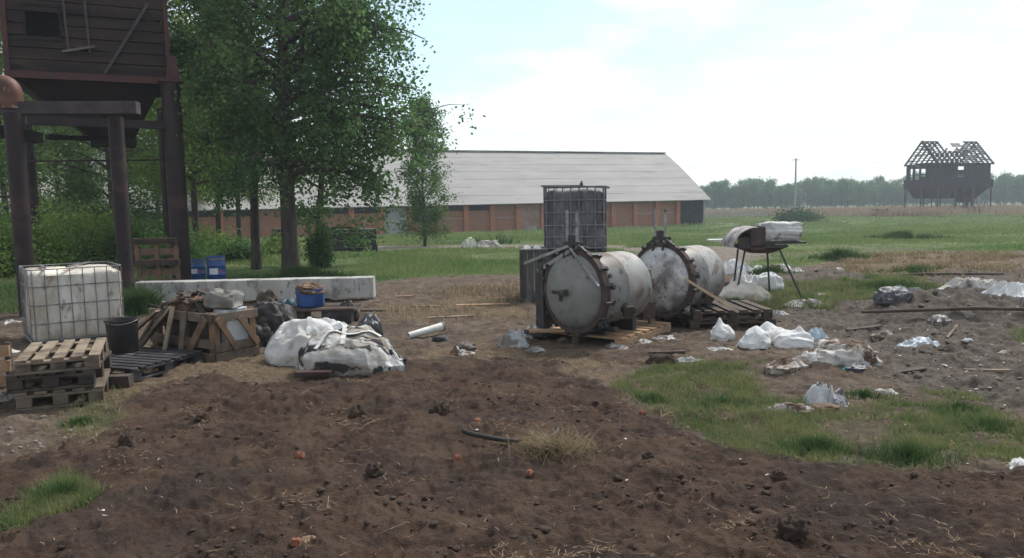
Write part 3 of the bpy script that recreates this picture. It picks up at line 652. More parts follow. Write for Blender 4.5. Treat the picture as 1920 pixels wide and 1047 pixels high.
    for j in range(8):
        f = j / 8; hw = (Wy / 2) * (1 - f)
        if rnd.random() < .15: continue
        gb.beam((-.28, Wy / 2 - hw, z1 + (z2 - z1) * f + .1), (-.28, Wy / 2 + hw * rnd.uniform(.3, 1), z1 + (z2 - z1) * f + .12), .05, .13)
    gb.beam((-.33, -.3, z1 - .1), (-.33, Wy / 2, z2 + .05), .12, .45); gb.beam((-.33, Wy + .3, z1 - .1), (-.33, Wy / 2, z2 + .05), .1, .26)
    gb.build('gable', dk, root)
    def hop(x0_, x1_, y0_, y1_, zt, zb_, s, label=None):
        cx_, cy_ = (x0_ + x1_) / 2, (y0_ + y1_) / 2; m = MB()
        vs = [(x0_, y0_, zt), (x1_, y0_, zt), (x1_, y1_, zt), (x0_, y1_, zt), (cx_ - s, cy_ - s, zb_), (cx_ + s, cy_ - s, zb_), (cx_ + s, cy_ + s, zb_), (cx_ - s, cy_ + s, zb_)]
        m.add(vs, [(3, 2, 1, 0), (4, 5, 6, 7), (0, 1, 5, 4), (1, 2, 6, 5), (2, 3, 7, 6), (3, 0, 4, 7)][:6]); m.build('hopper_bin', pm('hopper_rust', (.050, .028, .030), (.03, .02, .024), 1.5), root, smooth=False)
    hop(0, 3.6, 0, 3.2, 3.7, 2.2, 1.1); hop(3.6, 7.2, 0, Wy, 3.7, 2.2, 1.2); hop(7.2, Lx, 0, Wy, 3.7, 1.5, .6); hop(0, 3.6, 3.2, Wy, 3.7, 2.2, 1.0)
    lg = pm('stilt_steel', (.045, .040, .050), (.07, .05, .05), 3)
    for (x, y, r_) in ((-.3, Wy, .12), (-.2, 3.3, .10), (0, 0, .13), (3.6, 0, .10), (5.4, 0, .10), (3.6, Wy, .1), (7.2, 0, .24), (8.2, 2.0, .30), (Lx + .3, 0, .14), (Lx, Wy, .12), (7.2, Wy, .1), (1.8, 3.0, .1)):
        MB().tube([(x, y, -.4), (x, y, 3.8)], r_, 8).build('stilt', lg, root)
    MB().beam((8.6, -.3, -.1), (9.4, -.3, 1.9), .1, .12).build('loose_plank', pm('pale_rail', (.38, .36, .34)), root)
hopper_ruin()
hr = bpy.data.objects['ruined_grain_hopper']; hr.scale = (.86, .86, .96)
x, y = AT(1834, 400, 122).xy; pp = empty('far_post', (x, y, gz(x, y)), 0, 'short pale post standing behind the right legs of the stilted ruin', 'post')
MB().tube([(0, 0, -.2), (0, 0, 2.7)], [.2, .15], 10).build('shaft', pm('pole_concrete', (.33, .33, .33)), pp); MB().box((0, 0, 2.74), (.42, .42, .1)).build('cap', pm('pole_concrete', (.33, .33, .33)), pp)

# ------------------------------------------------------------------ near trees
LM = [leafmat('birch_leaf', (.050, .115, .045), (.150, .235, .085), .5, .9), leafmat('poplar_leaf', (.070, .135, .036), (.185, .255, .070), .5, .5), leafmat('young_leaf', (.060, .125, .042), (.130, .210, .075), .45, 1.2), leafmat('back_leaf', (.050, .105, .036), (.135, .200, .062), .48, .4)]
wide = lambda f: .42 + .75 * math.sin(math.pi * min(f * .8 + .22, 1))
x, y = G0(546, 516)
def ex(z, deg, s): return (z, R(deg), s)
t0 = make_tree('poplar_tree', 'tall dark green poplar with the thickest trunk, its crown reaching over the barn', 'tree', 3, 12.5, 2.4, 2.6, 54, .20, wide, 56000, .095, .16, LM[0], None, up=.55, droop=.75, sub=8, lean=(.25, .3), ldroop=.45,
    extra=[ex(3.4, -12, 1.25), ex(4.3, -8, 1.2), ex(5.0, 5, 1.15), ex(5.7, -14, 1.05), ex(4.0, 20, 1.1), ex(3.0, -30, 1.1), ex(4.7, -30, 1.1), ex(2.7, 8, 1.15), ex(3.7, 2, 1.25), ex(4.6, 0, 1.2), ex(5.2, -8, 1.12), ex(5.8, 4, 1.05), ex(6.3, -12, 1.0)])
t0.location = (x, y, gz(x, y) - .03)
x, y = G0(597, 500)
t1 = make_tree('poplar_tree', 'slender leaning poplar with a bushy foot just right of the thickest trunk', 'tree', 12, 8.0, .9, 1.7, 22, .10, wide, 9000, .095, .14, LM[0], None, up=.4, droop=.5, lean=(.2, .2)); t1.location = (x, y, gz(x, y)); t1.rotation_euler = (R(1), R(3), 0)
bush('foot_bush', 'drooping leafy sucker growth around the slender trunk in front of the barn', 600, 503, .42, 1.25, 3600, .075, LM[0], 8)
x, y = G0(797, 462)
col_ = lambda f: .5 + .75 * math.sin(math.pi * min(f + .1, 1)) ** .7
t2 = make_tree('young_birch', 'narrow bright green young tree standing alone before the barn wall', 'tree', 21, 6.9, .3, 1.2, 38, .06, col_, 15000, .095, .16, LM[2], None, up=.75, droop=.15); t2.location = (x, y, gz(x, y) - .02)
proto = make_tree('poplar_tree', 'olive green poplar nearest the blue barrels, its thin trunk left of the thickest one', 'tree', 31, 11.0, 2.7, 2.1, 40, .12, wide, 26000, .095, .19, LM[1], None, up=.65, droop=.6, ldroop=.6)
x, y = G0(481, 506); proto.location = (x, y, gz(x, y))
proto2 = make_tree('poplar_tree', 'bushy poplar with low limbs right behind the tower legs', 'tree', 44, 12.0, 1.2, 2.6, 42, .14, wide, 26000, .115, .20, LM[3], None, up=.6, droop=.6, ldroop=.5)
x, y = G0(215, 478); proto2.location = (x, y, gz(x, y))
spots = [(412, 468, proto, 1.0, 'olive poplar with a dark bare lower trunk right of the tower, before the brick wall'), (372, 492, proto, .9, 'slender poplar just right of the thick right hand tower leg'),
         (20, 482, proto, 1.05, 'poplar crown at the left photo edge behind the tower'), (118, 470, proto2, .85, 'poplar seen between the left and middle tower legs'),
         (300, 466, proto, 1.05, 'tall poplar behind the thin rear leg of the tower'), (450, 468, proto, .95, 'shaded poplar standing between the two thin trunks, close to the barn'),
         (-70, 500, proto2, 1.1, 'poplar left of the tower, mostly past the photo edge'), (165, 455, proto, 1.15, 'farther poplar seen past the middle tower leg'),
         (60, 452, proto2, 1.1, 'farthest poplar behind the left tower legs'), (260, 449, proto2, 1.15, 'far poplar behind the hopper of the tower'), (-30, 455, proto, 1.3, 'tall far poplar left of the tower cabin'), (370, 450, proto, 1.15, 'far poplar closest to the barn wall')]
for i, (px_, py_, pr_, sc_, lb) in enumerate(spots):
    x, y = G0(px_, py_); dup(pr_, (x, y, gz(x, y)), i * 1.3 + .4, lb, 'poplars of the grove behind the tower', sc_)
for i, (px_, py_, rd, hh, nn_, lb) in enumerate([(75, 510, 1.3, 1.5, 9000, 'yellow green bush between the two left tower legs'), (150, 500, 1.5, 1.9, 9000, 'thick undergrowth bush behind the white tank container'), (330, 505, 1.1, 1.3, 6000, 'undergrowth bush behind the standing pallet'), (385, 488, 1.3, 1.1, 6000, 'pale green bush behind the blue barrels'), (445, 492, 1.0, .7, 4000, 'low bush right of the blue barrels'), (10, 520, 1.4, 1.8, 9000, 'undergrowth bush at the left photo edge'), (270, 495, 1.2, 1.5, 7000, 'bush just behind the middle tower leg'), (520, 480, .8, .7, 3000, 'small bush left of the thickest trunk'),
        (215, 474, 2.4, 2.6, 8000, 'tall thicket beyond the middle tower leg'), (110, 474, 2.4, 3.0, 8000, 'tall thicket beyond the left tower legs'), (300, 470, 1.6, 1.8, 6000, 'tall thicket beyond the right tower legs')]):
    bush('undergrowth_bush', lb, px_, py_, rd, hh, nn_, .085, LM[1] if i % 2 else LM[2], 60 + i, group='undergrowth of the grove')

# ------------------------------------------------------------------ hopper tower on the left
def tower():
    fl = AT(17, 140, 16.9); fr = AT(315, 150, 18.3); fl.z = fr.z = 0; dv = fr - fl; Wd = dv.length; yaw = math.atan2(dv.y, dv.x)
    root = empty('hopper_tower', (fl.x, fl.y, 0), yaw, 'tall black boarded hopper cabin on steel pipe legs at the left edge', 'hopper')
    Mi = (Matrix.Translation(root.location) @ Matrix.Rotation(yaw, 4, 'Z')).inverted()
    LW = lambda v: Mi @ Vector(v)
    wood = pm('tarred_planks', (.042, .026, .020), (.016, .011, .011), 2.2, .8, .5, 25, stretch=(.25, 1, 2.5), c3=(.070, .047, .034), c3scale=2.5, c3pos=(.55, .72))
    steel = pm('rusty_pipe', (.034, .020, .019), (.018, .013, .015), 3, .7, .3, 30, c3=(.055, .030, .026), c3scale=2)
    iron = pm('red_iron', (.085, .030, .026), (.055, .028, .028), 3, .7, .3)
    blk = pm('black_board', (.014, .012, .014), (.022, .018, .020), 3, .9, .2)
    z0, dep, HT = 4.52, 2.5, 4.4
    fw = MB(); i = 0; z = z0 + .1
    while z < z0 + HT:
        h = .245; segs = [(0, Wd)]
        if z + h > 5.36 and z < 5.80: segs = [(0, .36), (.98, Wd)]
        for a_, b_ in segs: fw.box(((a_ + b_) / 2, random.uniform(-.015, .012), z + h / 2), (b_ - a_, .05, h - .018), rot3(0, random.uniform(-.004, .004), 0))
        z += h
    fw.build('front_wall', wood, root, bevel=.006)
    sw = MB(); z = z0 + .1
    while z < z0 + HT:
        for x in (.02, Wd - .02): sw.box((x, dep / 2, z + .12), (.05, dep - .06, .23))
        sw.box((Wd / 2, dep, z + .12), (Wd - .1, .05, .232)); z += .245
    sw.build('side_wall', wood, root)
    MB().box((Wd / 2, dep / 2, z0 + HT + .1), (Wd + .4, dep + .4, .1)).build('roof', blk, root)
    wf = MB(); wf.box((.67, -.0, 5.99), (.72, .09, .05)); wf.box((.67, 0, 5.29), (.72, .09, .05)); wf.box((.34, 0, 5.64), (.05, .09, .66)); wf.box((1.0, 0, 5.64), (.05, .09, .66)); wf.build('window_frame', blk, root)
    MB().box((.67, .5, 5.64), (1.2, .04, 1.2)).build('window', blk, root)  # black sheet set inside the opening paints the unlit cabin interior
    ir = MB(); ir.box((Wd / 2, -.04, z0 + .03), (Wd + .1, .06, .15)); ir.box((Wd + .02, -.045, z0 + 2), (.09, .08, 4)); ir.box((-.02, -.045, z0 + 2), (.10, .08, 4)); ir.build('corner_iron', iron, root)
    bz = MB(); bz.box((Wd / 2, dep / 2, z0), (Wd, dep, .08)); bz.build('cabin_floor', blk, root)
    hb = MB(); xa, xb, ya, yb = .10, Wd - .12, .1, dep - .1; ca, cb_, da, db = Wd * .48, Wd * .76, dep * .35, dep * .65
    hb.add([(xa, ya, z0 - .04), (xb, ya, z0 - .04), (xb, yb, z0 - .04), (xa, yb, z0 - .04), (ca, da, 3.30), (cb_, da, 3.30), (cb_, db, 3.30), (ca, db, 3.30)], [(4, 5, 6, 7)[::-1], (0, 1, 5, 4), (1, 2, 6, 5), (2, 3, 7, 6), (3, 0, 4, 7)])
    hb.box(((ca + cb_) / 2, (da + db) / 2, 3.24), (cb_ - ca + .1, db - da + .1, .14)); hb.build('hopper_bin', pm('hopper_dark', (.026, .015, .013), (.014, .010, .011), 2, .8), root, smooth=False)
    for (px, py, r_, zt) in ((54, 592, .135, 3.31), (240, 576, .125, 3.31), (342, 533, .205, 4.5), (72, 508, .14, 4.46), (324, 507, .17, 4.46)):
        g_ = G(px, py); p_ = LW((g_.x, g_.y, g_.z)); MB().tube([(p_.x, p_.y, p_.z - .3), (p_.x, p_.y, zt)], r_, 20).build('leg', steel, root)
    bm = MB(); a_ = LW((AT(-90, 200, 13.2).x, 13.2, 3.41)); b_ = LW((AT(259, 200, 13.55).x, 13.55, 3.41)); bm.beam(a_, b_, .24, .2)
    bm.build('cross_beam', pm('beam_steel', (.065, .050, .052), (.035, .028, .03), 4, .7), root)
    bm = MB(); a_ = LW((AT(50, 232, 16.2).x, 16.2, 3.52)); b_ = LW((AT(338, 232, 18.1).x, 18.1, 3.54)); bm.beam(a_, b_, .14, .17)
    a_ = LW((AT(-60, 232, 15.5).x, 15.5, 3.35)); b_ = LW((AT(70, 232, 19).x, 19, 3.4)); bm.beam(a_, b_, .2, .25)
    bm.build('cross_beam', steel, root)
    bm = MB(); a_ = LW((AT(88, 258, 17.8).x, 17.8, 3.32)); b_ = LW((AT(250, 258, 19.2).x, 19.2, 3.32)); bm.beam(a_, b_, .2, .1); a_ = LW((AT(60, 215, 17.2).x, 17.2, 3.75)); b_ = LW((AT(210, 215, 18.5).x, 18.5, 3.78)); bm.beam(a_, b_, .3, .3)
    bm.build('cross_beam', blk, root)
    a_ = LW((AT(50, 298, 21).x, 21.0, 2.98)); b_ = LW((AT(320, 298, 21.6).x, 21.6, 2.98)); MB().tube([a_, b_], .025, 6).build('tie_rod', steel, root)
    gs = MB(); p_ = LW((G(342, 533).x, G(342, 533).y, 4.9)); gs.box((p_.x + .05, p_.y, 4.78), (.30, .16, .55), None, 0, .55); gs.box((p_.x, p_.y, 4.5), (.5, .45, .06)); gs.build('gusset', iron, root)
    ld = MB(); 
    for x in (1.12, 1.52): ld.beam((x - .12, -.07, 8.6), (x, -.07, 5.06), .045, .04)
    ld.build('ladder_rail', pm('rail_iron', (.085, .07, .072), (.05, .042, .045), 5), root); MB().beam((1.0, -.12, 5.05), (1.62, -.10, 5.20), .04, .05).build('foot_rest', pm('old_stick', (.16, .13, .11), (.09, .075, .06), 6), root)
    MB().beam((1.78, -.075, z0 + .12), (2.72, -.075, 6.2), .05, .06).build('diagonal_brace', pm('rail_iron', (1, 1, 1)), root)
    pp_ = MB(); c0 = AT(-70, 158, 13.3); pts = [LW(c0)]
    e0 = AT(2, 160, 13.3)
    for i in range(9):
        t_ = i / 8 * math.pi / 2; pts.append(LW((e0.x + .16 * math.sin(t_), 13.3, e0.z - .16 * (1 - math.cos(t_)) )))
    pts.append(LW((e0.x + .16, 13.3, 3.4)))
    pp_.tube(pts, .17, 20).build('pipe_elbow', pm('orange_rust', (.13, .055, .035), (.07, .032, .025), 5, .6, .3, c3=(.34, .22, .16), c3scale=3), root)
tower()

# ------------------------------------------------------------------ yard object kit
PW = pm('pallet_wood', (.165, .128, .092), (.085, .066, .050), 5, .85, .5, 40, stretch=(1, 1, 1), c3=(.055, .042, .034), c3scale=3, c3pos=(.52, .66))
PWL = pm('pale_pallet_wood', (.245, .195, .138), (.150, .114, .080), 4, .85, .5, 40, c3=(.075, .055, .042), c3scale=4, c3pos=(.52, .66))
PWN = pm('new_timber', (.36, .235, .14), (.23, .14, .082), 4, .8, .3, 30, c3=(.15, .095, .06), c3scale=5, c3pos=(.58, .72))
PWB = pm('black_wood', (.040, .036, .038), (.018, .016, .018), 5, .6, .5, 40, c3=(.10, .095, .095), c3scale=6, c3pos=(.55, .7))
PWD = pm('dark_pallet_wood', (.085, .062, .047), (.042, .033, .028), 5, .85, .5, 40, c3=(.028, .023, .02), c3scale=3)
def pallet(loc, yaw, Wx, Dy, H, mat, label, group=None, nb=5, rot=None, along='y', name='pallet', dmat=None):
    root = empty(name, loc, yaw, label, 'pallet', group, rot); bh = .022; kk = H - 3 * bh; dm = dmat or mat
    t_ = MB(); b_ = MB()
    n = nb
    if along == 'y':
        bw = Wx / n * .70
        for i in range(n):
            x = -Wx / 2 + bw / 2 + (Wx - bw) * i / (n - 1); t_.box((x + random.uniform(-.006, .006), random.uniform(-.012, .012), H - bh / 2), (bw, Dy, bh), rot3(0, random.uniform(-.015, .015), random.uniform(-.012, .012)), .002)
        for y in (-Dy / 2 + .05, 0, Dy / 2 - .05): t_.box((0, y, H - 1.5 * bh - .002), (Wx, .1, bh), None, .002)
    else:
        bw = Dy / n * .70
        for i in range(n):
            y = -Dy / 2 + bw / 2 + (Dy - bw) * i / (n - 1); t_.box((random.uniform(-.012, .012), y, H - bh / 2), (Wx, bw, bh), rot3(random.uniform(-.015, .015), 0, random.uniform(-.012, .012)), .002)
        for x in (-Wx / 2 + .05, 0, Wx / 2 - .05): t_.box((x, 0, H - 1.5 * bh - .002), (.1, Dy, bh), None, .002)
    for q in (-1, 0, 1): b_.box((0, q * (Dy / 2 - .05), bh / 2 + .002), (Wx, .1, bh), None, .002)
    t_.build('top_deck', dm, root, bevel=.003); b_.build('bottom_deck', mat, root, bevel=.003)
    first = None
    for qx in (-1, 0, 1):
        for qy in (-1, 0, 1):
            if first is None:
                first = MB().box((0, 0, 0), (.125, .1, kk - .004), None, .003).build('block', mat, root, bevel=.004); o = first
            else: o = first.copy(); COL.objects.link(o); o.parent = root
            o.location = (qx * (Wx / 2 - .065), qy * (Dy / 2 - .052), bh + kk / 2 + .002)
    return root
def frame2(N, E):                      # local frame whose x runs from N to E
    d = Vector((E[0] - N[0], E[1] - N[1], 0)); return math.atan2(d.y, d.x), d.length
def rrect(a, b, r_, n=6, pw=None):
    pts = []
    for cx_, cy_, q0 in ((a - r_, b - r_, 0), (-a + r_, b - r_, 90), (-a + r_, -b + r_, 180), (a - r_, -b + r_, 270)):
        for i in range(n + 1):
            q = R(q0 + 90 * i / n); pts.append((cx_ + r_ * math.cos(q), cy_ + r_ * math.sin(q)))
    return pts
def dens(pts, st=.05):
    o = []; n = len(pts)
    for i in range(n):
        a_ = Vector(pts[i]); b_ = Vector(pts[(i + 1) % n]); k = max(1, int((b_ - a_).length / st)); o += [tuple(a_.lerp(b_, j / k)) for j in range(k)]
    return o
def tankmesh(a, b, h, ribs=7, sag=.03, seed=0):
    m = MB(); base = dens(rrect(a, b, .06)); k = len(base)
    lv = [(0.0, .90), (.02, .97), (.06, 1.0)] + [(.06 + (h - .16) * i / 16, 1.0) for i in range(1, 17)] + [(h - .05, .985), (h - .015, .93), (h, .82), (h + .006, .5), (h + .004, .1)]
    for z, s_ in lv:
        for (x, y) in base:
            vx, vy = x * s_, y * s_; g_ = 0
            if .08 < z < h - .06:
                L_ = 2 * a; g_ = .010 * math.cos(2 * math.pi * ribs * (x / L_)) if abs(abs(y) - b) < .02 else .010 * math.cos(2 * math.pi * (ribs - 1) * (y / (2 * b)))
                g_ += .012 * mnoise.noise(Vector((x * 2, y * 2, z * 2 + seed)))
            l_ = math.hypot(x, y); vx += x / l_ * g_; vy += y / l_ * g_
            zz = z
            if z > h - .1: zz = z - sag * (1 + mnoise.noise(Vector((x * 2.3, y * 2.3, seed + 5.0)))) * 1.2 + .03 * mnoise.noise(Vector((x * 5, y * 5, seed + 9.0)))
            m.v.append(Vector((vx, vy, zz)))
    for i in range(len(lv) - 1):
        for j in range(k): m.f.append([i * k + j, i * k + (j + 1) % k, (i + 1) * k + (j + 1) % k, (i + 1) * k + j])
    m.f.append(list(range(k))[::-1]); m.f.append([(len(lv) - 1) * k + j for j in range(k)]); return m
def cage(a, b, h, nx, ny, zs, r_=.009):
    m = MB(); p = rrect(a, b, .05, 4)
    for z in zs: 
        q = [Vector((x, y, z)) for x, y in p]; m.tube(q + [q[0]], r_ * (1.15 if z in (zs[0], zs[-1]) else .9), 6, False)
    for i in range(nx + 1):
        x = -a + .04 + (2 * a - .08) * i / nx
        for y in (-b, b): m.tube([(x, y, 0), (x, y, h)], r_ * .9, 6)
    for i in range(ny + 1):
        y = -b + .04 + (2 * b - .08) * i / ny
        for x in (-a, a): m.tube([(x, y, 0), (x, y, h)], r_ * .9, 6)
    return m
def blob(w_, d_, h_, seed, nu=72, nv=40, fold=.06, ff=2.2, peak=None, sq=.75, flat=.18, aniso=(1, 1, 1), lump=.10):
    m = MB(); o = Vector((seed * 5.3, seed * 2.9, seed * 1.7))
    for j in range(nv + 1):
        v = math.pi * j / nv
        for i in range(nu):
            u_ = 2 * math.pi * i / nu; cs, sn = math.cos(u_), math.sin(u_); sv, cv = math.sin(v), math.cos(v)
            e = lambda q, p_: math.copysign(abs(q) ** p_, q)
            n = Vector((e(cs, sq) * e(sv, sq), e(sn, sq) * e(sv, sq), e(cv, .85)))
            k = 1 + lump * 2.2 * mnoise.noise(n * 1.2 + o)
            p3 = Vector((n.x * aniso[0], n.y * aniso[1], n.z * aniso[2]))
            rd = abs(mnoise.noise(p3 * ff + o)) ; rd2 = abs(mnoise.noise(p3 * ff * 2.3 + o * 2))
            rd3 = abs(mnoise.noise(p3 * ff * 4.6 + o * 3)); k *= 1 + fold * (1 - 3.2 * rd) + fold * .5 * (.5 - 2 * rd2) + fold * .10 * (.5 - 2 * rd3)
            k += .015 * mnoise.noise(p3 * 11 + o)
            x, y, z = n.x * k * w_ / 2, n.y * k * d_ / 2, n.z * k
            z = (z * flat if z < 0 else z) * h_
            if peak:
                px_, py_, ph, ps = peak; dd = math.hypot(x / (w_ / 2) - px_, y / (d_ / 2) - py_)
                if n.z > 0: z += ph * math.exp(-(dd / ps) ** 2)
            m.v.append(Vector((x, y, z)))
    for j in range(nv):
        for i in range(nu): m.f.append([j * nu + i, (j + 1) * nu + i, (j + 1) * nu + (i + 1) % nu, j * nu + (i + 1) % nu])
    return m
def rag(w_, d_, h_, seed, n=44, edge=.35, ff=2.0, base=.006):
    m = MB(); o = Vector((seed * 3.3, seed * 1.9, 0)); idx = {}; h_ = h_ * 1.0; n = int(n * 1.25)
    for j in range(n + 1):
        for i in range(n + 1):
            x = (i / n - .5) * 2; y = (j / n - .5) * 2; r_ = math.hypot(x, y); a_ = math.atan2(y, x)
            lim = .76 + edge * mnoise.noise(Vector((math.cos(a_) * 1.3, math.sin(a_) * 1.3, seed * 2.0))) + .16 * mnoise.noise(Vector((math.cos(a_) * 4, math.sin(a_) * 4, seed))) + .07 * mnoise.noise(Vector((math.cos(a_) * 13, math.sin(a_) * 13, seed)))
            if r_ > lim: continue
            f = 1 - r_ / lim; wx = .35 * mnoise.noise(Vector((x * 1.4, y * 1.4, seed + 11.))); wy = .35 * mnoise.noise(Vector((x * 1.4, y * 1.4, seed + 23.)))
            A = 1 - 2.4 * abs(mnoise.noise(Vector(((x + wx) * ff, (y + wy) * ff, seed)) + o)); B = 1 - 2.2 * abs(mnoise.noise(Vector(((x + wx) * ff * 2.3, (y + wy) * ff * 2.3, seed + 3)) + o)); C_ = 1 - 2 * abs(mnoise.noise(Vector(((x + wy) * ff * 5, (y + wx) * ff * 5, seed + 5)) + o))
            lo = .5 + .9 * mnoise.noise(Vector((x * .9, y * .9, seed + 7.)))
            e_ = min(1, f * 1.7); e_ = e_ * e_ * (3 - 2 * e_)
            z = base + h_ * (e_ * max(.05, .42 * lo + .34 * A) + (.06 + .94 * e_) * (.15 * B + .07 * C_ + .04))
            ox = .10 * mnoise.noise(Vector((x * 4, y * 4, seed + 1.5)))
            idx[(i, j)] = len(m.v); m.v.append(Vector(((x + ox) * w_ / 2, (y + ox) * d_ / 2, z)))
    for j in range(n):
        for i in range(n):
            q = [(i, j), (i + 1, j), (i + 1, j + 1), (i, j + 1)]
            if all(c in idx for c in q): m.f.append([idx[c] for c in q])
    cnt = set()
    for f in m.f:
        for a_, b_ in zip(f, f[1:] + f[:1]): cnt.add((a_, b_))
    mp_ = {}
    for a_, b_ in [e for e in cnt if (e[1], e[0]) not in cnt]:     # the hem reaches the ground
        for v in (a_, b_):
            if v not in mp_: mp_[v] = len(m.v); p = m.v[v]; m.v.append(Vector((p.x * .97, p.y * .97, -.05)))
        m.f.append([b_, a_, mp_[a_], mp_[b_]])
    return m
def place(mb, name, px, py, yaw, mat, label, cat, group=None, dz=0.0, tilt=(0, 0), ang=60, back=0.0):
    g_ = G(px, py); 
    if back: g_.y += back; g_.z = gz(g_.x, g_.y)
    g_.z += dz
    o = mb.build(name, mat, None, ang=ang); o.location = g_; o.rotation_euler = (tilt[0], tilt[1], yaw); return tag(o, label, cat, group)
WHT = pm('white_sack', (.60, .60, .59), (.49, .485, .475), 3, .95, .25, 9, spec=.08, c3=(.36, .34, .31), c3scale=3, c3pos=(.62, .78), bdist=.02)
WHD = pm('dirty_white_sheet', (.50, .49, .47), (.36, .34, .31), 3, .75, .5, 12, c3=(.09, .065, .048), c3scale=3.2, c3pos=(.50, .60), bdist=.03)
BRN = pm('stained_white', (.50, .48, .45), (.30, .26, .22), 5, .85, .8, 20, c3=(.10, .065, .045), c3scale=4.5, c3pos=(.44, .52), bdist=.03)
BLK = pm('black_film', (.022, .022, .026), (.045, .045, .05), 4, .35, .6, 14, c3=(.12, .12, .13), c3scale=5, c3pos=(.62, .70), spec=.5)
GLS = pm('clear_film', (.36, .37, .37), (.22, .22, .215), 5, .55, .5, 16, c3=(.14, .12, .11), c3scale=5, c3pos=(.46, .56), spec=.25)

# ------------------------------------------------------------------ left yard
# white tank container
N_ = G0(70, 652); E_ = G0(238, 632); yaw, Lx = frame2(N_, E_); u = Vector((math.cos(yaw), math.sin(yaw), 0)); n_ = Vector((-u.y, u.x, 0)); c_ = Vector((*N_, 0)) + u * .54 + n_ * .47
root = empty('tank_container', (c_.x, c_.y, gz(c_.x, c_.y) - .02), yaw - .07, 'white plastic tank in a galvanised cage, brown stained, beside the left tower leg', 'tank container')
IBW = pm('stained_tank_plastic', (.60, .575, .505), (.47, .435, .37), 2.0, .5, .15, 6, c3=(.30, .24, .18), c3scale=2.4, c3pos=(.44, .64), c4=(.18, .11, .065), c4scale=7, c4pos=(.57, .70), stretch=(1, 1, .45), spec=.4)
GALV = pm('galvanised_tube', (.22, .225, .23), (.13, .125, .125), 9, .5, .2, metal=.5, c3=(.12, .06, .045), c3scale=7, c3pos=(.6, .68))
tankmesh(.540, .472, .965, 7, .04, 3).build('tank', IBW, root, ang=70).location = (0, 0, .03)
cage(.548, .480, .98, 7, 6, [.05, .28, .52, .76, .98], .0065).build('cage', GALV, root)
b_ = MB(); b_.beam((-.1, -.46, 1.0), (.32, .46, .99), .035, .02); b_.beam((-.35, -.46, 1.0), (-.30, .46, .99), .03, .02); b_.build('top_bar', GALV, root)
li = MB(); li.lathe([(.11, 0), (.115, .03), (.10, .045), (0.001, .048)], 20, Matrix.Translation((-.02, -.12, .89))); li.build('lid', pm('red_plastic', (.36, .05, .035), (.22, .035, .03), 5, .5), root)
MB().box((0, 0, .012), (1.06, .92, .03)).build('base_plate', GALV, root)
# pallet stack at the left
NL = G0(18, 774); yaw = .36; u = Vector((math.cos(yaw), math.sin(yaw), 0)); n_ = Vector((-u.y, u.x, 0)); c_ = Vector((*NL, 0)) + u * .36 + n_ * .53; zz = gz(c_.x, c_.y) + .0
pallet((c_.x + .02, c_.y, zz), yaw + .03, .70, 1.0, .158, PW, 'weathered pallet at the bottom of the stack by the left photo edge', 'stacked pallets by the left edge')
pallet((c_.x - .02, c_.y + .01, zz + .16), yaw - .04, .70, 1.0, .158, PWD, 'dark pallet in the middle of the stack by the left photo edge', 'stacked pallets by the left edge')
pallet((c_.x + .00, c_.y + .02, zz + .32), yaw + .05, .67, 1.03, .135, PW, 'top pallet of the left stack with five worn pale deck boards', 'stacked pallets by the left edge', dmat=PWL)
# loose block and plank by the stack, crate at the edge
place(MB().box((0, 0, .06), (.42, .12, .11), None, .006), 'timber_offcut', 205, 728, .1, PWD, 'short dark timber offcut lying right of the left pallet stack', 'timber', ang=30)
place(MB().box((0, 0, .04), (.16, .09, .09), None, .004), 'wood_block', 228, 716, .35, PWL, 'small pale wooden block on the ground right of the left pallet stack', 'timber', ang=30)
ob = empty('broken_crate', G(-12, 722), .2, 'broken orange brown crate corner at the left edge beside the pallet stack', 'crate')
q = MB(); [q.box((0, -.2, .06 + .15 * i), (.5, .03, .11), None, .004) for i in range(3)]; q.build('side_board', PWN, ob); [MB().box((x, -.16, .22), (.05, .05, .44)).build('corner_post', PWD, ob) for x in (-.22, .22)]
place(rag(.45, .35, .10, 91), 'crumpled_sheet', -6, 752, .2, GLS, 'crumpled grey plastic at the left edge in front of the broken crate', 'plastic')
place(rag(.55, .25, .07, 92), 'crumpled_sheet', 20, 610, .1, WHD, 'white scrap sheet behind the tank container at the foot of the left leg', 'scrap sheet')
place(rag(.4, .3, .06, 93), 'crumpled_sheet', 8, 665, .4, WHD, 'pale scrap sheet lying left of the tank container corner', 'scrap sheet')
# black pallet and tub
A_ = G0(188, 696); B_ = G0(249, 722); C2 = G0(362, 690); yaw, Lx = frame2(B_, C2); u = Vector((math.cos(yaw), math.sin(yaw), 0)); n_ = Vector((-u.y, u.x, 0)); c_ = Vector((*B_, 0)) + u * .50 + n_ * .42; zz = gz(c_.x, c_.y)
pallet((c_.x, c_.y, zz), yaw, 1.0, .84, .14, PWB, 'tar black pallet lying on the ground under the black tub', None, nb=9, along='y')
tub = G0(231, 690); g_ = Vector((tub[0] - .03, tub[1] + .10, zz + .142))
tb = empty('tub', g_, .3, 'dirty black open tub standing on the black pallet', 'tub'); tb.scale = (.97, .97, .86)
MB().lathe([(.001, .01), (.145, .0), (.155, .02), (.172, .40), (.184, .402), (.186, .425), (.170, .425), (.163, .40), (.145, .06), (.001, .05)], 40).wob(.01, 6).build('tub_shell', pm('tub_black', (.030, .024, .022), (.016, .014, .014), 4, .55, .4, c3=(.10, .075, .06), c3scale=5, c3pos=(.55, .7)), tb)
MB().lathe([(.001, .38), (.10, .39), (.165, .36)], 30).wob(.03, 9).build('slurry', SOILM, tb)
MB().tube([(.182 * math.cos(R(a)), .182 * math.sin(R(a)), .40 + .02 * math.cos(R(a * 2))) for a in range(200, 345, 12)], .006, 6).build('handle', GALV, tb)
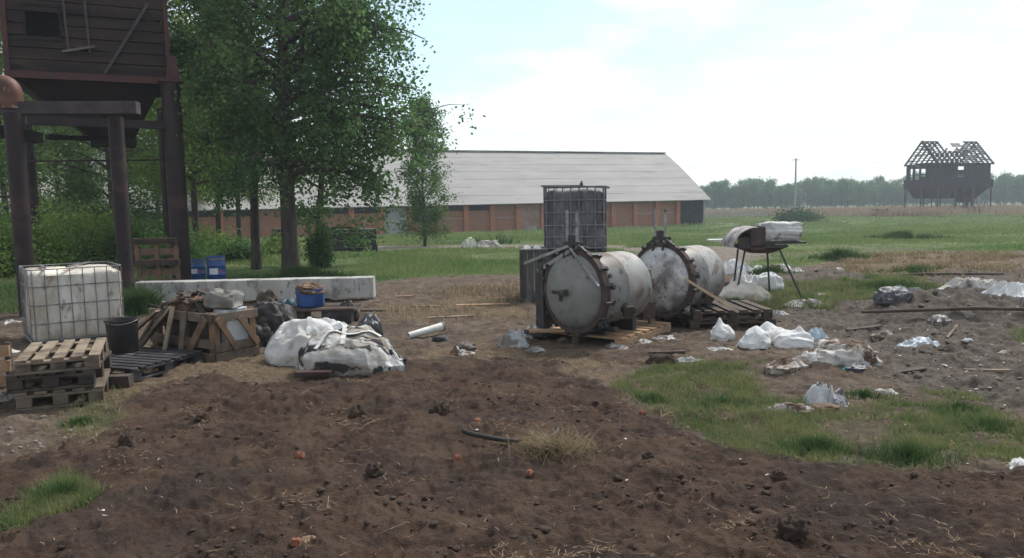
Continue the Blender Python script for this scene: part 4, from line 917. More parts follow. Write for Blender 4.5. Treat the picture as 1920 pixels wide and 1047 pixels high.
# timber crate with block
Nn = G0(405, 684); Rr = G0(455, 663); Ll = G0(288, 666)
yaw = math.atan2(Nn[1] - Ll[1], Nn[0] - Ll[0]); Lw = math.hypot(Nn[1] - Ll[1], Nn[0] - Ll[0]); Ld = .58; zz = gz(*Nn)
cr = empty('timber_crate', (Nn[0], Nn[1], zz - .01), yaw, 'broken timber crate with diagonal braces, full of scrap, left of the white bulk bags', 'crate')
X0, X1, Y0, Y1, Hc = -Lw, 0, 0, Ld, .54
CW = pm('crate_wood', (.21, .13, .075), (.115, .073, .047), 4, .85, .4, 30, c3=(.07, .05, .038), c3scale=4, c3pos=(.54, .68))
for x in (X0 + .05, X0 * .5, X1 - .05):
    for y in (Y0 + .04, Y1 - .04): MB().box((x, y, Hc / 2), (.09, .08, Hc), None, .004).build('post', CW, cr, bevel=.004)
m_ = MB()
for z in (.05, .2, .50): m_.box((X0 / 2, Y0 - .02, z), (Lw, .025, .10), None, .004)
for z in (.05, .16, .495): m_.box((X1 + .015, Ld / 2, z), (.025, Ld, .10), None, .004); m_.box((X0, Ld / 2, z), (.025, Ld, .10), None, .004); m_.box((X0 / 2, Y1 + .02, z), (Lw, .025, .10), None, .004)
m_.build('rail', PW, cr, bevel=.003)
m_ = MB(); m_.beam((X1 + .042, .02, .50), (X1 + .042, .26, .12), .07, .025, up=(1, 0, 0)); m_.beam((X1 + .042, .56, .14), (X1 + .042, .32, .48), .07, .025, up=(1, 0, 0)); m_.beam((-.08, -.05, .50), (-.42, -.05, .08), .09, .025, up=(0, 1, 0)); m_.build('diagonal_brace', CW, cr, bevel=.003)
m_ = MB(); m_.beam((X0 + .02, -.28, .02), (X0 + .5, -.05, .60), .11, .03, .004); m_.beam((X0 + .62, -.30, .0), (X0 + .55, -.08, .60), .05, .03, .004); m_.beam((X0 - .05, -.25, .25), (X0 + .32, -.12, .55), .08, .025, .004); m_.build('leaning_board', PWL, cr, bevel=.003)
m_ = MB(); m_.beam((X0 + .25, -.02, .50), (X0 + .95, .3, .72), .10, .025, .004); m_.beam((X0 + .1, .3, .52), (X0 + .8, .1, .66), .09, .03, .004); m_.beam((X0 - .22, -.12, .0), (X0 + .12, .1, .62), .10, .03, .004); m_.beam((X0 + .15, -.36, .0), (X0 + .40, -.06, .58), .07, .025, .004); m_.beam((X0 + .8, -.2, .02), (X0 + .72, -.04, .55), .06, .025, .004); m_.build('leaning_board', PW, cr, bevel=.003)
m_ = MB(); m_.box((X0 * .72, .2, .42), (.42, .3, .05), rot3(.1, -.25, 0)); m_.box((X0 * .5, .35, .22), (.9, .5, .4), None, .02); m_.build('inner_box', PWD, cr)
MB().box((-.14, .34, .29), (.22, .30, .56), None, .008).build('white_block', pm('grey_white_block', (.44, .46, .47), (.36, .37, .38), 3, .9), cr, bevel=.01)
o = blob(.34, .28, .17, 14, 40, 24, .10, 2, sq=.45).build('concrete_lump', pm('lump_concrete', (.23, .22, .20), (.13, .12, .105), 7, .95, .7), None, ang=60); wv = cr.matrix_basis @ Vector((-.20, .30, .60)); o.location = wv; tag(o, 'squarish grey concrete lump on top of the timber crate', 'concrete lump')
o = blob(.26, .2, .12, 15, 32, 20, .1, 2, sq=.5).build('stone', pm('dark_stone', (.13, .12, .11), (.07, .065, .06), 7), None, ang=60); o.location = cr.matrix_basis @ Vector((-.34, .52, .62)); tag(o, 'small dark stone at the back of the crate top', 'stone')
sc_ = MB(); rnd = random.Random(5)
for i in range(44):
    p = Vector((rnd.uniform(-1.1, -.25), rnd.uniform(.0, .5), rnd.uniform(.46, .74))); d = Vector((rnd.uniform(-1, 1), rnd.uniform(-1, 1), rnd.uniform(-.4, .4))).normalized() * rnd.uniform(.06, .2); sc_.beam(p - d, p + d, rnd.uniform(.03, .09), .02, .004)
o = sc_.build('scrap_wood', PWD, cr); 
o = blob(.62, .46, .15, 17, 48, 24, .14, 2.4).build('scrap_heap', pm('rusty_scrap', (.17, .10, .065), (.07, .05, .04), 9, .9, .8, c3=(.28, .19, .11), c3scale=6), None, ang=60); o.location = cr.matrix_basis @ Vector((-.66, .28, .53)); tag(o, 'brown heap of scrap piled on the left half of the timber crate', 'scrap')
# concrete beam
a_ = G0(256, 577); b_ = G0(700, 566); yaw, Lx = frame2(a_, b_); c_ = ((a_[0] + b_[0]) / 2, (a_[1] + b_[1]) / 2 + .16)
cbm = MB(); nx = 40
for i in range(nx + 1):
    x = -Lx / 2 + Lx * i / nx
    for (y, z) in ((-.17, 0), (-.16, .18), (-.165, .36), (.165, .36), (.16, .0)):
        cbm.v.append(Vector((x, y + .006 * mnoise.noise(Vector((x * 4, y * 9, z * 9))), z + .008 * mnoise.noise(Vector((x * 3, y * 5, z * 3 + 4))))))
for i in range(nx):
    for j in range(5): cbm.f.append([i * 5 + j, i * 5 + (j + 1) % 5, (i + 1) * 5 + (j + 1) % 5, (i + 1) * 5 + j][::-1])
cbm.f.append([0, 1, 2, 3, 4][::-1]); cbm.f.append([nx * 5 + j for j in range(5)])
o = cbm.build('concrete_beam', pm('beam_concrete', (.42, .41, .385), (.31, .30, .28), 2.2, .9, .4, 25, c3=(.17, .155, .14), c3scale=3.5, c3pos=(.50, .64), c4=(.10, .09, .08), c4scale=14, c4pos=(.60, .70), stretch=(1, 1, .6)), None, bevel=.012); o.location = (c_[0], c_[1], gz(*c_) + .03); o.rotation_euler = (0, 0, yaw); tag(o, 'long grey concrete beam lying across the yard behind the crates', 'concrete beam')
# standing pallet by the tower legs
g_ = G(291, 541); pallet((g_.x, g_.y + .1, g_.z + .53), 0, .92, 1.06, .14, PWD, 'reddish brown pallet standing upright against the tower legs', None, nb=5, rot=(R(-84), 0, R(4)), along='x', dmat=pm('reddish_wood', (.22, .125, .085), (.13, .085, .06), 5, .85, .4, c3=(.07, .05, .04), c3scale=4))
g_ = G(318, 543); o = MB().beam((-.35, -.1, .02), (.35, .05, .10), .12, .03).build('red_board', pm('red_plastic', (.36, .05, .035)), None); o.location = g_; tag(o, 'faded red board at the foot of the upright pallet', 'board')
# blue barrels
BLU = pm('blue_plastic', (.024, .080, .25), (.017, .055, .18), 3, .4, .15, c3=(.10, .12, .16), c3scale=4, c3pos=(.62, .75), spec=.45)
def barrel(px, py, r_, h, label, yaw=0, tilt=0):
    b = empty('barrel', G(px, py), yaw, label, 'barrel', 'blue barrels behind the concrete beam', rot=(0, tilt, yaw))
    MB().lathe([(.001, 0), (r_ * .93, 0), (r_, .03), (r_, h * .32), (r_ * 1.03, h * .335), (r_, h * .35), (r_, h * .65), (r_ * 1.03, h * .665), (r_, h * .68), (r_, h - .05), (r_ * .96, h - .02), (r_ * .97, h), (r_ * .9, h), (r_ * .88, h - .025), (.001, h - .02)], 36).build('barrel_body', BLU, b)
    MB().lathe([(r_ * 1.0, h - .07), (r_ * 1.045, h - .07), (r_ * 1.045, h - .035), (r_ * 1.0, h - .035)], 36, closed=True).build('clamp_ring', GALV, b)
    lb = MB(); rd = MB()
    for mb_, a0, a1, z0_, z1_ in ((lb, -115, -60, h * .36, h * .58), (rd, -52, -40, h * .42, h * .52)):
        st = 8; n0 = 0
        for i in range(st + 1):
            a = R(a0 + (a1 - a0) * i / st); mb_.v += [Vector((math.cos(a) * r_ * 1.012, math.sin(a) * r_ * 1.012, z0_)), Vector((math.cos(a) * r_ * 1.012, math.sin(a) * r_ * 1.012, z1_))]
        for i in range(st): mb_.f.append([2 * i, 2 * i + 2, 2 * i + 3, 2 * i + 1])
    lb.build('label', pm('label_white', (.62, .64, .66), (.55, .57, .6), 3), b); rd.build('hazard_label', pm('label_red', (.65, .06, .05), (.55, .05, .05), 3), b)
barrel(407, 531, .205, .62, 'taller blue plastic barrel with a red and white label, right of the pair', .0)
barrel(371, 527, .185, .50, 'lower blue plastic barrel beside the thick tower leg, left of the pair', -.15)
place(MB().box((0, 0, .05), (.6, .3, .04), None, .01), 'plank', 352, 526, .3, PWD, 'short dark board leaning by the foot of the thick tower leg', 'board', tilt=(0, .3))
# dark stacks in the undergrowth
def stack(px, py, w_, d_, h_, lab, mat, nl=4, D=None):
    x, y = G0(px, py)
    r_ = empty('crate_stack', (x, y, gz(x, y)), random.uniform(-.2, .2), lab, 'crates'); h1 = h_ / nl
    for i in range(nl):
        m = MB(); dx_ = random.uniform(-.04, .04)
        for z in (.2, .75): m.box((dx_, -d_ / 2, h1 * (i + z)), (w_, .04, h1 * .32)); m.box((dx_, d_ / 2, h1 * (i + z)), (w_, .04, h1 * .32)); m.box((dx_ - w_ / 2, 0, h1 * (i + z)), (.04, d_, h1 * .32)); m.box((dx_ + w_ / 2, 0, h1 * (i + z)), (.04, d_, h1 * .32))
        for k in range(5): m.box((dx_ - w_ / 2 + w_ * k / 4, -d_ / 2 + .03, h1 * (i + .5)), (.08, .05, h1 * .97)); 
        m.box((dx_, 0, h1 * (i + .95)), (w_ * .97, d_ * .95, .03)); m.build('crate', mat, r_)
stack(660, 472, 1.9, 1.1, .9, 'black stack of slatted crates on the grass before the barn', PWB, 3)
stack(533, 470, .9, .9, .95, 'dark crates half hidden behind the thickest tree trunk', PWB, 3)
stack(103, 476, 1.6, 1.0, 1.6, 'dark crate stack in the undergrowth between the left tower legs', PWB, 4)
m_ = empty('old_machine', G(182, 478), .3, 'dark rusty machine hulk in the trees beside the middle tower leg', 'machine')
MB().box((0, 0, .7), (1.1, .9, 1.0), None, .03, .85).build('housing', pm('rusty_pipe', (1, 1, 1)), m_, bevel=.04); MB().tube([(-.45, 0, 1.5), (.45, 0, 1.5)], .34, 18).build('drum', pm('rust_red', (1, 1, 1)), m_); MB().box((0, 0, .12), (1.3, 1.1, .24)).build('base', PWB, m_)
# junk group behind the bulk bags
JK = pm('dark_junk', (.045, .040, .040), (.020, .018, .020), 5, .6, .8, 16, c3=(.11, .085, .065), c3scale=6, c3pos=(.55, .68))
place(blob(.62, .5, .46, 21, fold=.13), 'black_bag', 512, 640, 0, JK, 'lumpy black refuse bag left behind the white bulk bags', 'refuse bag')
place(blob(.30, .28, .24, 22, 48, 26, .14), 'dark_bundle', 490, 648, .3, JK, 'small dark bundle at the left foot of the black refuse bag', 'bundle')
place(blob(.28, .28, .19, 26, 48, 26, .14), 'brown_bundle', 503, 610, .3, pm('brown_rags', (.13, .095, .07), (.05, .04, .036), 8, .9, .8), 'brown rag bundle on the ground behind the black refuse bag', 'bundle', dz=.28)
place(blob(.34, .30, .28, 23, 48, 26, .12), 'teal_tarp', 537, 604, .2, pm('teal_tarp', (.055, .105, .135), (.03, .055, .075), 5, .6, .8, c3=(.13, .18, .20), c3scale=6, c3pos=(.6, .7)), 'crumpled dark teal tarpaulin bundle left of the blue tub', 'tarpaulin', dz=.05)
g_ = G(612, 606); bx = empty('plank_platform', g_, .03, 'low dark timber platform under the blue tub behind the bulk bags', 'platform')
m_ = MB(); [m_.box((0, y, .20), (.95, .11, .03), None, .006) for y in (-.28, -.14, 0, .14, .28)]; m_.build('top_board', PWD, bx); MB().box((.22, -.2, .09), (.42, .3, .17), None, .01).build('box', PWB, bx); MB().box((-.32, 0, .09), (.1, .5, .18)).build('bearer', PW, bx)
bt = empty('blue_tub', g_ + Vector((-.22, .0, .218)), .4, 'blue cut down barrel filled with rusty scrap before the concrete beam', 'tub')
MB().lathe([(.001, .01), (.20, .0), (.225, .03), (.228, .30), (.22, .30), (.21, .05), (.001, .04)], 36).wob(.008, 5).build('tub_shell', BLU, bt); blob(.42, .42, .15, 25, 40, 20, .15, 2.4).shift((0, 0, .24)).build('scrap', pm('rusty_scrap', (1, 1, 1)), bt); bt.scale = (.9, .9, .9)
place(blob(.30, .30, .26, 24, 48, 26, .12), 'black_lump', 653, 604, 0, JK, 'black plastic lump at the right end of the low timber platform', 'plastic')
# bulk bags
BULK = pm('bulk_bag', (.50, .495, .48), (.35, .33, .30), 2.6, .95, .5, 9, spec=.06, c3=(.20, .165, .13), c3scale=2.6, c3pos=(.52, .66), bdist=.035)
BULK2 = pm('bulk_bag_soiled', (.47, .465, .45), (.31, .29, .26), 2.4, .95, .55, 10, spec=.06, stretch=(.8, 3.2, 2.6), c3=(.24, .20, .16), c3scale=1.6, c3pos=(.46, .60), c4=(.045, .042, .042), c4scale=2.1, c4pos=(.50, .56), bdist=.035)
bgA = place(blob(.92, .72, .43, 31, 130, 70, .085, 1.5, None, .72, aniso=(1, 1, .6)), 'bulk_bag', 570, 688, -.1, BULK, 'cleaner white bulk bag lying behind and left of the soiled one', 'bulk bag', back=.36)
bgB = place(blob(.94, .74, .41, 32, 130, 70, .085, 1.5, None, .70, aniso=(1.5, 1, .6)), 'bulk_bag', 636, 710, .05, BULK2, 'black streaked white bulk bag in front, its flap spread to the right', 'bulk bag', back=.34)
STRAP = pm('bag_strap', (.58, .58, .56), (.42, .40, .36), 8, .8, .2)
def strap(par, pts, w_=.045):
    m = MB(); pts = [Vector(p) for p in pts]
    for a_, b_ in zip(pts[:-1], pts[1:]): m.beam(a_, b_ + (b_ - a_) * .08, w_, .008)
    m.build('lifting_strap', STRAP, par)
dg = bpy.context.evaluated_depsgraph_get()
def drape(par, p0, p1, lift=.012, n=12):
    me = par.data; import mathutils
    bv = mathutils.bvhtree.BVHTree.FromPolygons([v.co for v in me.vertices], [list(p.vertices) for p in me.polygons]); out_ = []
    for i in range(n + 1):
        f = i / n; x = p0[0] + (p1[0] - p0[0]) * f; y = p0[1] + (p1[1] - p0[1]) * f + .02 * math.sin(f * 7)
        h = bv.ray_cast(Vector((x, y, 2)), Vector((0, 0, -1)))
        if h[0]: out_.append((x, y, h[0].z + lift))
    return out_
for par, a_, b_ in ((bgA, (-.30, -.26), (-.22, .2)), (bgA, (.05, -.24), (-.05, .2)), (bgB, (.02, -.28), (-.03, .25)), (bgB, (-.26, -.26), (.0, .1)), (bgB, (.38, .0), (-.1, .05))):
    q = drape(par, a_, b_)
    if len(q) > 2: strap(par, q)
STRK = pm('black_streaked', (.52, .52, .51), (.40, .40, .385), 3, .95, .5, 9, spec=.06, c3=(.035, .033, .035), c3scale=2.2, c3pos=(.50, .54), stretch=(1.2, 5, 1), bdist=.03)
place(rag(1.0, .66, .34, 33, 80, .3, 1.6), 'bag_flap', 692, 704, -.55, STRK, 'torn black and white striped sheet spread right of the front bulk bag', 'sheet', back=.24, dz=.06)
place(rag(.8, .5, .12, 37, 56, .3, 2.2), 'cover_sheet', 596, 690, .1, WHT, 'clean white sheet draped over both bulk bags', 'sheet', dz=.34, tilt=(R(8), R(2)), back=.42)
place(blob(.36, .34, .36, 35, 48, 30, .12), 'black_bag', 690, 655, .4, BLK, 'shiny black plastic bag right behind the bulk bags', 'refuse bag')
place(MB().box((0, 0, .05), (.36, .10, .06), None, .01), 'red_brown_brick', 590, 716, .05, pm('dark_brick', (.07, .035, .03), (.04, .025, .022), 8), 'dark red brown timber piece in front of the bulk bags', 'timber')
# pipe, ring scrap
a_, b_ = G(766, 638), G(832, 630); o = empty('plastic_pipe', a_ + Vector((0, 0, .06)), 0, 'white plastic pipe offcut lying on the dirt in the middle of the yard', 'pipe')
dv = Vector((b_.x - a_.x, b_.y - a_.y + .02, .05)); MB().tube([(0, 0, -.02), dv * .95], [.042, .055], 16, False).build('pipe_tube', pm('pipe_white', (.66, .65, .62), (.52, .50, .46), 4, .5), o); MB().tube([dv * .95, dv * 1.0], [.062, .062], 16).build('pipe_collar', pm('pipe_dirty', (.28, .24, .20), (.15, .12, .10), 6), o)
place(blob(.2, .15, .07, 44, 30, 16), 'metal_scrap', 826, 640, 0, JK, 'dark metal scrap under the end of the white pipe', 'scrap')
place(rag(.42, .34, .10, 41, 40), 'torn_bag', 868, 664, .2, BRN, 'small torn white and dark bag lying right of the white pipe', 'torn bag')
place(blob(.26, .18, .08, 43, 36, 20, .1), 'dark_clump', 872, 662, .2, JK, 'dark contents spilling on the small torn bag', 'clump', dz=.02)

# ------------------------------------------------------------------ autoclaves
TANK = pm('grey_vessel_paint', (.24, .24, .23), (.165, .162, .150), 2.2, .5, .15, 14, stretch=(1, 1, .8), c3=(.155, .115, .085), c3scale=2.2, c3pos=(.50, .68), c4=(.10, .075, .06), c4scale=7, c4pos=(.55, .62), spec=.5)
TANKD = pm('grey_door_vessel', (.20, .20, .187), (.145, .142, .13), 3, .55, .15, 20, c3=(.21, .125, .09), c3scale=2.6, c3pos=(.62, .72), c4=(.07, .06, .055), c4scale=10, c4pos=(.62, .70), spec=.35)
FOIL = pm('flaking_white_paint', (.52, .52, .53), (.34, .34, .34), 5, .45, .4, 16, c3=(.15, .14, .135), c3scale=3.0, c3pos=(.46, .62), c4=(.10, .085, .08), c4scale=9, c4pos=(.58, .68), spec=.5)
RUST = pm('brown_rust', (.085, .055, .046), (.045, .033, .031), 6, .8, .5, 30, c3=(.15, .085, .055), c3scale=5, c3pos=(.58, .7))
DSTL = pm('dark_steel', (.050, .045, .045), (.028, .026, .028), 6, .6, .4, c3=(.11, .085, .07), c3scale=6)
GSTL = pm('grey_steel_bar', (.30, .31, .32), (.19, .19, .19), 7, .6, .3, c3=(.10, .07, .055), c3scale=6)
def autoclave(loc, yaw, label, dmat, first=True):
    root = empty('autoclave', loc, yaw, label, 'pressure vessel', 'steel pressure vessels on timber')
    zc = .555; A = Matrix.Translation((0, 0, zc)) @ Matrix.Rotation(R(-90), 4, 'X')      # local z -> world +y (back)
    r_ = .455
    MB().lathe([(r_ * .98, .02), (r_, .04), (r_, .55), (r_ + .004, .555), (r_, .56), (r_, .98), (r_ * .97, 1.05), (r_ * .88, 1.12), (r_ * .70, 1.175), (r_ * .45, 1.205), (.001, 1.22)], 72, A).build('vessel_body', TANK, root, ang=50)
    MB().lathe([(.001, -.245), (.10, -.240), (.20, -.222), (.30, -.190), (.38, -.150), (.44, -.105), (.475, -.06), (.478, -.03)], 72, A).build('door', dmat, root, ang=60)
    MB().lathe([(.470, -.06), (.535, -.06), (.545, -.05), (.545, -.012), (.535, -.004), (.47, -.004)], 72, A, True).build('door_flange', RUST, root)
    MB().lathe([(.44, .004), (.53, .004), (.535, .012), (.535, .06), (.52, .066), (.44, .066)], 72, A, True).build('body_flange', RUST, root)
    first_b = None
    for k in range(16):
        q = 2 * math.pi * (k + .5) / 16
        if first_b is None:
            m = MB(); m.tube([(0, -.11, 0), (0, .11, 0)], .018, 8); m.box((0, -.085, 0), (.06, .03, .05)); m.box((0, .095, 0), (.06, .035, .05)); m.box((-.0, 0, .026), (.03, .15, .02)); first_b = m.build('clamp_bolt', DSTL, root); o = first_b
        else: o = first_b.copy(); COL.objects.link(o); o.parent = root
        o.scale = (.8, .85, .8); o.location = (.545 * math.cos(q), 0, zc + .545 * math.sin(q)); o.rotation_euler = (0, -q + math.pi / 2, 0)
    h = MB(); h.box((-.06, -.29, zc + .0), (.20, .035, .045)); h.tube([(0, -.22, zc - .01), (0, -.30, zc - .01)], .02, 10); h.box((.055, -.305, zc + .01), (.07, .07, .08), None, .004); h.box((-.04, -.27, zc - .06), (.03, .03, .09)); h.build('door_handle', DSTL if first else GSTL, root, bevel=.004)
    # hinge yoke with two tall flat bars
    y = MB(); 
    for x in (-.10, .07): y.box((x, -.05, zc + .74), (.035, .02, .54)); 
    y.build('lift_bar', GSTL, root)
    y = MB(); y.box((-.015, -.05, zc + .60), (.24, .06, .05)); y.box((-.015, -.02, zc + .66), (.09, .12, .10)); y.tube([(-.16, -.02, zc + .60), (.14, -.02, zc + .60)], .028, 10); y.tube([(-.02, -.02, zc + .5), (-.02, -.02, zc + .72)], .025, 8)
    y.beam((.10, -.06, zc + .58), (.24, -.07, zc + .50), .04, .035); y.beam((-.12, -.06, zc + .58), (-.24, -.07, zc + .50), .04, .035); y.box((-.11, -.10, zc + .42), (.035, .03, .16)); y.box((.06, -.10, zc + .45), (.03, .03, .14)); y.build('hinge_yoke', DSTL, root, bevel=.004)
    for (az_, yy, rr, ln) in ((25, .16, .024, .05), (8, .17, .028, .06), (-14, .17, .036, .06), (62, .22, .026, .06)):
        q = R(az_); d = Vector((math.cos(q), 0, math.sin(q))); c = Vector((0, yy, zc)); n = MB(); n.tube([c + d * (r_ - .02), c + d * (r_ + ln * .7)], rr * .7, 10); n.tube([c + d * (r_ + ln * .6), c + d * (r_ + ln)], rr * 1.15, 8); n.build('nozzle', RUST, root)
    n = MB(); q = R(-28); d = Vector((math.cos(q), -.25, math.sin(q))).normalized(); c = Vector((.0, .62, zc)); n.tube([c + d * (r_ - .03), c + d * (r_ + .14)], .065, 20); n.lathe([(.05, 0), (.095, 0), (.095, .02), (.05, .02)], 20, Matrix.Translation(c + d * (r_ + .13)) @ d.to_track_quat('Z', 'Y').to_matrix().to_4x4(), True); n.build('outlet_pipe', RUST, root)
    for yy in (.25, .85):
        s_ = MB(); s_.box((0, yy, .075), (.62, .08, .15)); s_.box((-.25, yy, .17), (.10, .07, .16), None, 0, .7); s_.box((.25, yy, .17), (.10, .07, .16), None, 0, .7); s_.build('saddle', DSTL, root)
    v = MB(); v.tube([(.15, .12, .12), (.33, .05, .10), (.42, .02, .16)], .03, 10); v.lathe([(.001, 0), (.05, 0), (.05, .02), (.001, .02)], 16, Matrix.Translation((.42, -.01, .20)) @ Matrix.Rotation(R(70), 4, 'X')); v.tube([(.30, .2, .08), (.5, .22, .10)], .035, 10); v.build('drain_valve', GSTL if not first else DSTL, root)
    return root
pd_z = .145
a1 = R(-49)      # local +Y (vessel axis) points to the back right
g_ = G(1072, 634); dz1 = gz(g_.x, g_.y)
k1 = AT(1080, 546, 9.6)
v1 = autoclave((k1.x, k1.y, k1.z - .536), a1,  'near grey pressure vessel with a plain domed door and centre handle', TANKD)
base1 = k1.z - .536
k2 = AT(1243, 525, 10.82); base2 = k2.z - .527
v2 = autoclave((k2.x, k2.y, base2), a1 + R(2), 'farther grey pressure vessel, its door flaked with white paint', FOIL, False)
v1.scale = (.965, .86, .965); v2.scale = (.95, .84, .95)
# extra fittings: side frame of the near vessel
fm = empty('door_counterframe', (k1.x, k1.y, base1 - .06), a1, 'dark steel door frame with slanting arms at the left of the near vessel', 'steel frame')
m_ = MB(); m_.beam((-.55, -.04, .02), (-.58, -.02, .98), .09, .06); m_.beam((-.74, .22, .0), (-.74, .22, 1.0), .12, .06); m_.beam((-.62, .05, .02), (-.62, .05, .9), .05, .12); m_.box((-.66, .12, .45), (.10, .26, .72), None, .01); m_.build('upright', DSTL, fm)
m_ = MB(); m_.beam((-.04, -.1, 1.14), (-.80, -.10, .90), .045, .035); m_.beam((-.02, -.08, 1.08), (-.66, .0, .80), .05, .05); m_.beam((.0, -.09, 1.12), (.50, -.14, .70), .03, .02); m_.build('slanting_arm', GSTL, fm); MB().box((-.6, .08, .03), (.34, .5, .06)).build('foot_plate', DSTL, fm)
# timber beneath
yawp = R(-36); 
def skid(cx_, cy_, z, Wx, Dy, H, yaw, label):
    r_ = empty('timber_skid', (cx_, cy_, z), yaw, label, 'timber base', 'fresh timber bases under the vessels')
    m = MB(); nb = 7
    for i in range(nb): m.box((0, -Dy / 2 + .07 + (Dy - .14) * i / (nb - 1), H - .015), (Wx, .135, .03), None, .004)
    m.build('deck', PWN, r_, bevel=.003)
    for x in (-Wx / 2 + .05, 0, Wx / 2 - .05): MB().box((x, 0, (H - .03) / 2), (.10, Dy, H - .032), None, .004).build('runner', PWN if x > 0 else PWD, r_, bevel=.004)
NR_ = G0(1165, 655); uu = Vector((math.cos(yawp), math.sin(yawp), 0)); nn = Vector((-uu.y, uu.x, 0)); c_ = Vector((*NR_, 0)) - uu * .64 + nn * .68
zg = gz(c_.x, c_.y); skid(c_.x, c_.y, zg - .01, 1.30, 1.36, base1 - zg + .012, yawp, 'orange brown timber base carrying the near vessel')
NR_ = G0(1300, 612); c_ = Vector((*NR_, 0)) - uu * .55 + nn * .62; zg = gz(c_.x, c_.y); skid(c_.x, c_.y, zg - .01, 1.15, 1.3, base2 - zg + .012, yawp + .06, 'pale timber base carrying the farther vessel')
m_ = MB(); m_.beam((0, 0, 0), (.95, -.10, .02), .12, .03); o = m_.build('loose_board', PWN, None, bevel=.003); g_ = G(985, 642); o.location = g_ + Vector((.05, -.06, .13)); tag(o, 'long pale board laid along the front edge of the near vessel base', 'board')
# post between the vessels
g_ = AT(1218, 585, 10.35); o = empty('timber_prop', (g_.x, g_.y, gz(g_.x, g_.y)), .2, 'upright timber prop standing between the two vessels', 'timber'); MB().box((0, 0, .42), (.07, .10, .84), rot3(0, R(-5), 0), .004).build('prop_post', PWL, o, bevel=.003); MB().box((-.05, -.03, .30), (.18, .16, .2), None, .01).build('rusty_block', RUST, o)
# crate / cabinet left of the rear container, trestle under it
cc = G0(992, 622); u0 = AT(975, 470, 13.6)
D3 = 13.6; cx0 = AT(977, 500, D3).x; cx1 = AT(1026, 500, D3).x; topz = AT(1000, 469, D3).z; gg = gz((cx0 + cx1) / 2, D3)
cb2 = empty('tall_crate', ((cx0 + cx1) / 2, D3 + .4, gg), 0, 'tall dark weathered box standing left behind the near vessel', 'box')
CBM = pm('weathered_panel', (.085, .085, .080), (.045, .040, .040), 4, .85, .5, c3=(.14, .18, .17), c3scale=2.5, c3pos=(.56, .66), stretch=(1, 1, .4)); hh = topz - gg
m_ = MB(); [m_.box((-(cx1 - cx0) / 2 + (cx1 - cx0) * (i + .5) / 4, -.38, hh / 2), ((cx1 - cx0) / 4 - .01, .03, hh), None, .004) for i in range(4)]; m_.box(((cx1 - cx0) / 2 - .02, 0, hh / 2), (.03, .74, hh)); m_.box((-(cx1 - cx0) / 2 + .02, 0, hh / 2), (.03, .74, hh)); m_.build('side_panel', CBM, cb2)
MB().box((0, 0, hh - .01), (cx1 - cx0 + .02, .8, .03)).build('lid', CBM, cb2); [MB().box((s * (cx1 - cx0) / 2, -.4, hh / 2), (.05, .04, hh)).build('corner_post', RUST, cb2) for s in (-1, 1)]
for px_, sx_, lb in ((988, .22, 'small white foam scrap on the left of the tall box top'), (1006, .20, 'small white foam scrap on the right of the tall box top')):
    o = rag(sx_, .2, .07, px_, 22).build('foam_scrap', WHT, None, ang=60); p_ = AT(px_, 468, D3 + .2); o.location = (p_.x, p_.y, topz + .01); tag(o, lb, 'scrap')
# rear tank container
D4 = 14.3; pl = AT(1020, 470, D4 + .35); pr = AT(1142, 470, D4); zb = AT(1080, 470, D4).z; yaw = -.10
xm = (pl.x + pr.x) / 2 + .02; gg = gz(xm, D4 + .5)
tr_ = empty('steel_trestle', (xm, D4 + .5, gg), yaw, 'dark steel trestle holding up the tall grimy container', 'trestle')
hz = zb - .14 - gg
for x in (-.52, .52):
    for y in (-.4, .4): MB().box((x, y, hz / 2), (.12, .12, hz)).build('trestle_leg', DSTL, tr_)
m_ = MB(); m_.box((0, -.42, hz - .03), (1.2, .12, .07)); m_.box((0, .42, hz - .03), (1.2, .12, .07)); m_.build('trestle_beam', DSTL, tr_)
MB().box((.28, -.05, hz * .5), (.34, .3, hz * .97), None, .01).build('filler_block', pm('pink_block', (.30, .20, .18), (.16, .10, .09), 6, .9), tr_)
rc = empty('tank_container', (xm, D4 + .5, zb - .14), yaw, 'tall grimy blackened tank container in a cage raised behind the near vessel', 'tank container')
GRM = pm('grimy_tank_plastic', (.165, .165, .175), (.065, .062, .07), 4, .6, .3, 10, c3=(.27, .27, .28), c3scale=5.5, c3pos=(.56, .70), c4=(.025, .023, .028), c4scale=3, c4pos=(.52, .66), stretch=(1.2, 1.2, .35))
tankmesh(.525, .46, 1.10, 6, .02, 8).build('tank', GRM, rc, ang=70).location = (0, 0, .15)
DG = pm('grimy_tube', (.19, .195, .205), (.10, .10, .105), 8, .6, .3)
cage(.555, .49, 1.14, 7, 6, [.04, .24, .45, .68, .90, 1.14], .013).build('cage', DG, rc).location = (0, 0, .14)
m_ = MB(); m_.beam((-.60, -.49, 1.30), (.15, -.49, 1.29), .05, .035); m_.beam((.1, -.49, 1.285), (.62, -.46, 1.25), .07, .03); m_.beam((.1, -.40, 1.28), (.60, .3, 1.27), .06, .03); m_.build('top_bar', DG, rc)
m_ = MB(); m_.tube([(.12, -.45, 1.28), (.12, -.45, 1.34)], .03, 8); m_.beam((.10, -.45, 1.30), (.13, -.45, 1.38), .03, .03); m_.build('spout', DSTL, rc)
m_ = MB(); m_.box((0, 0, .12), (1.12, 1.0, .03)); [m_.box((x, 0, .055), (.12, 1.0, .10)) for x in (-.48, 0, .48)]; m_.build('base_pallet', PWB, rc)
# leaning stick
a_ = AT(1284, 523, 10.35); b_ = AT(1384, 585, 10.42); o = MB().beam((0, 0, 0), b_ - a_, .045, .035).build('leaning_stick', pm('stick_wood', (.46, .36, .25), (.34, .25, .17), 5), None); o.location = a_; tag(o, 'long pale stick leaning from the far vessel down to the pallets', 'stick')
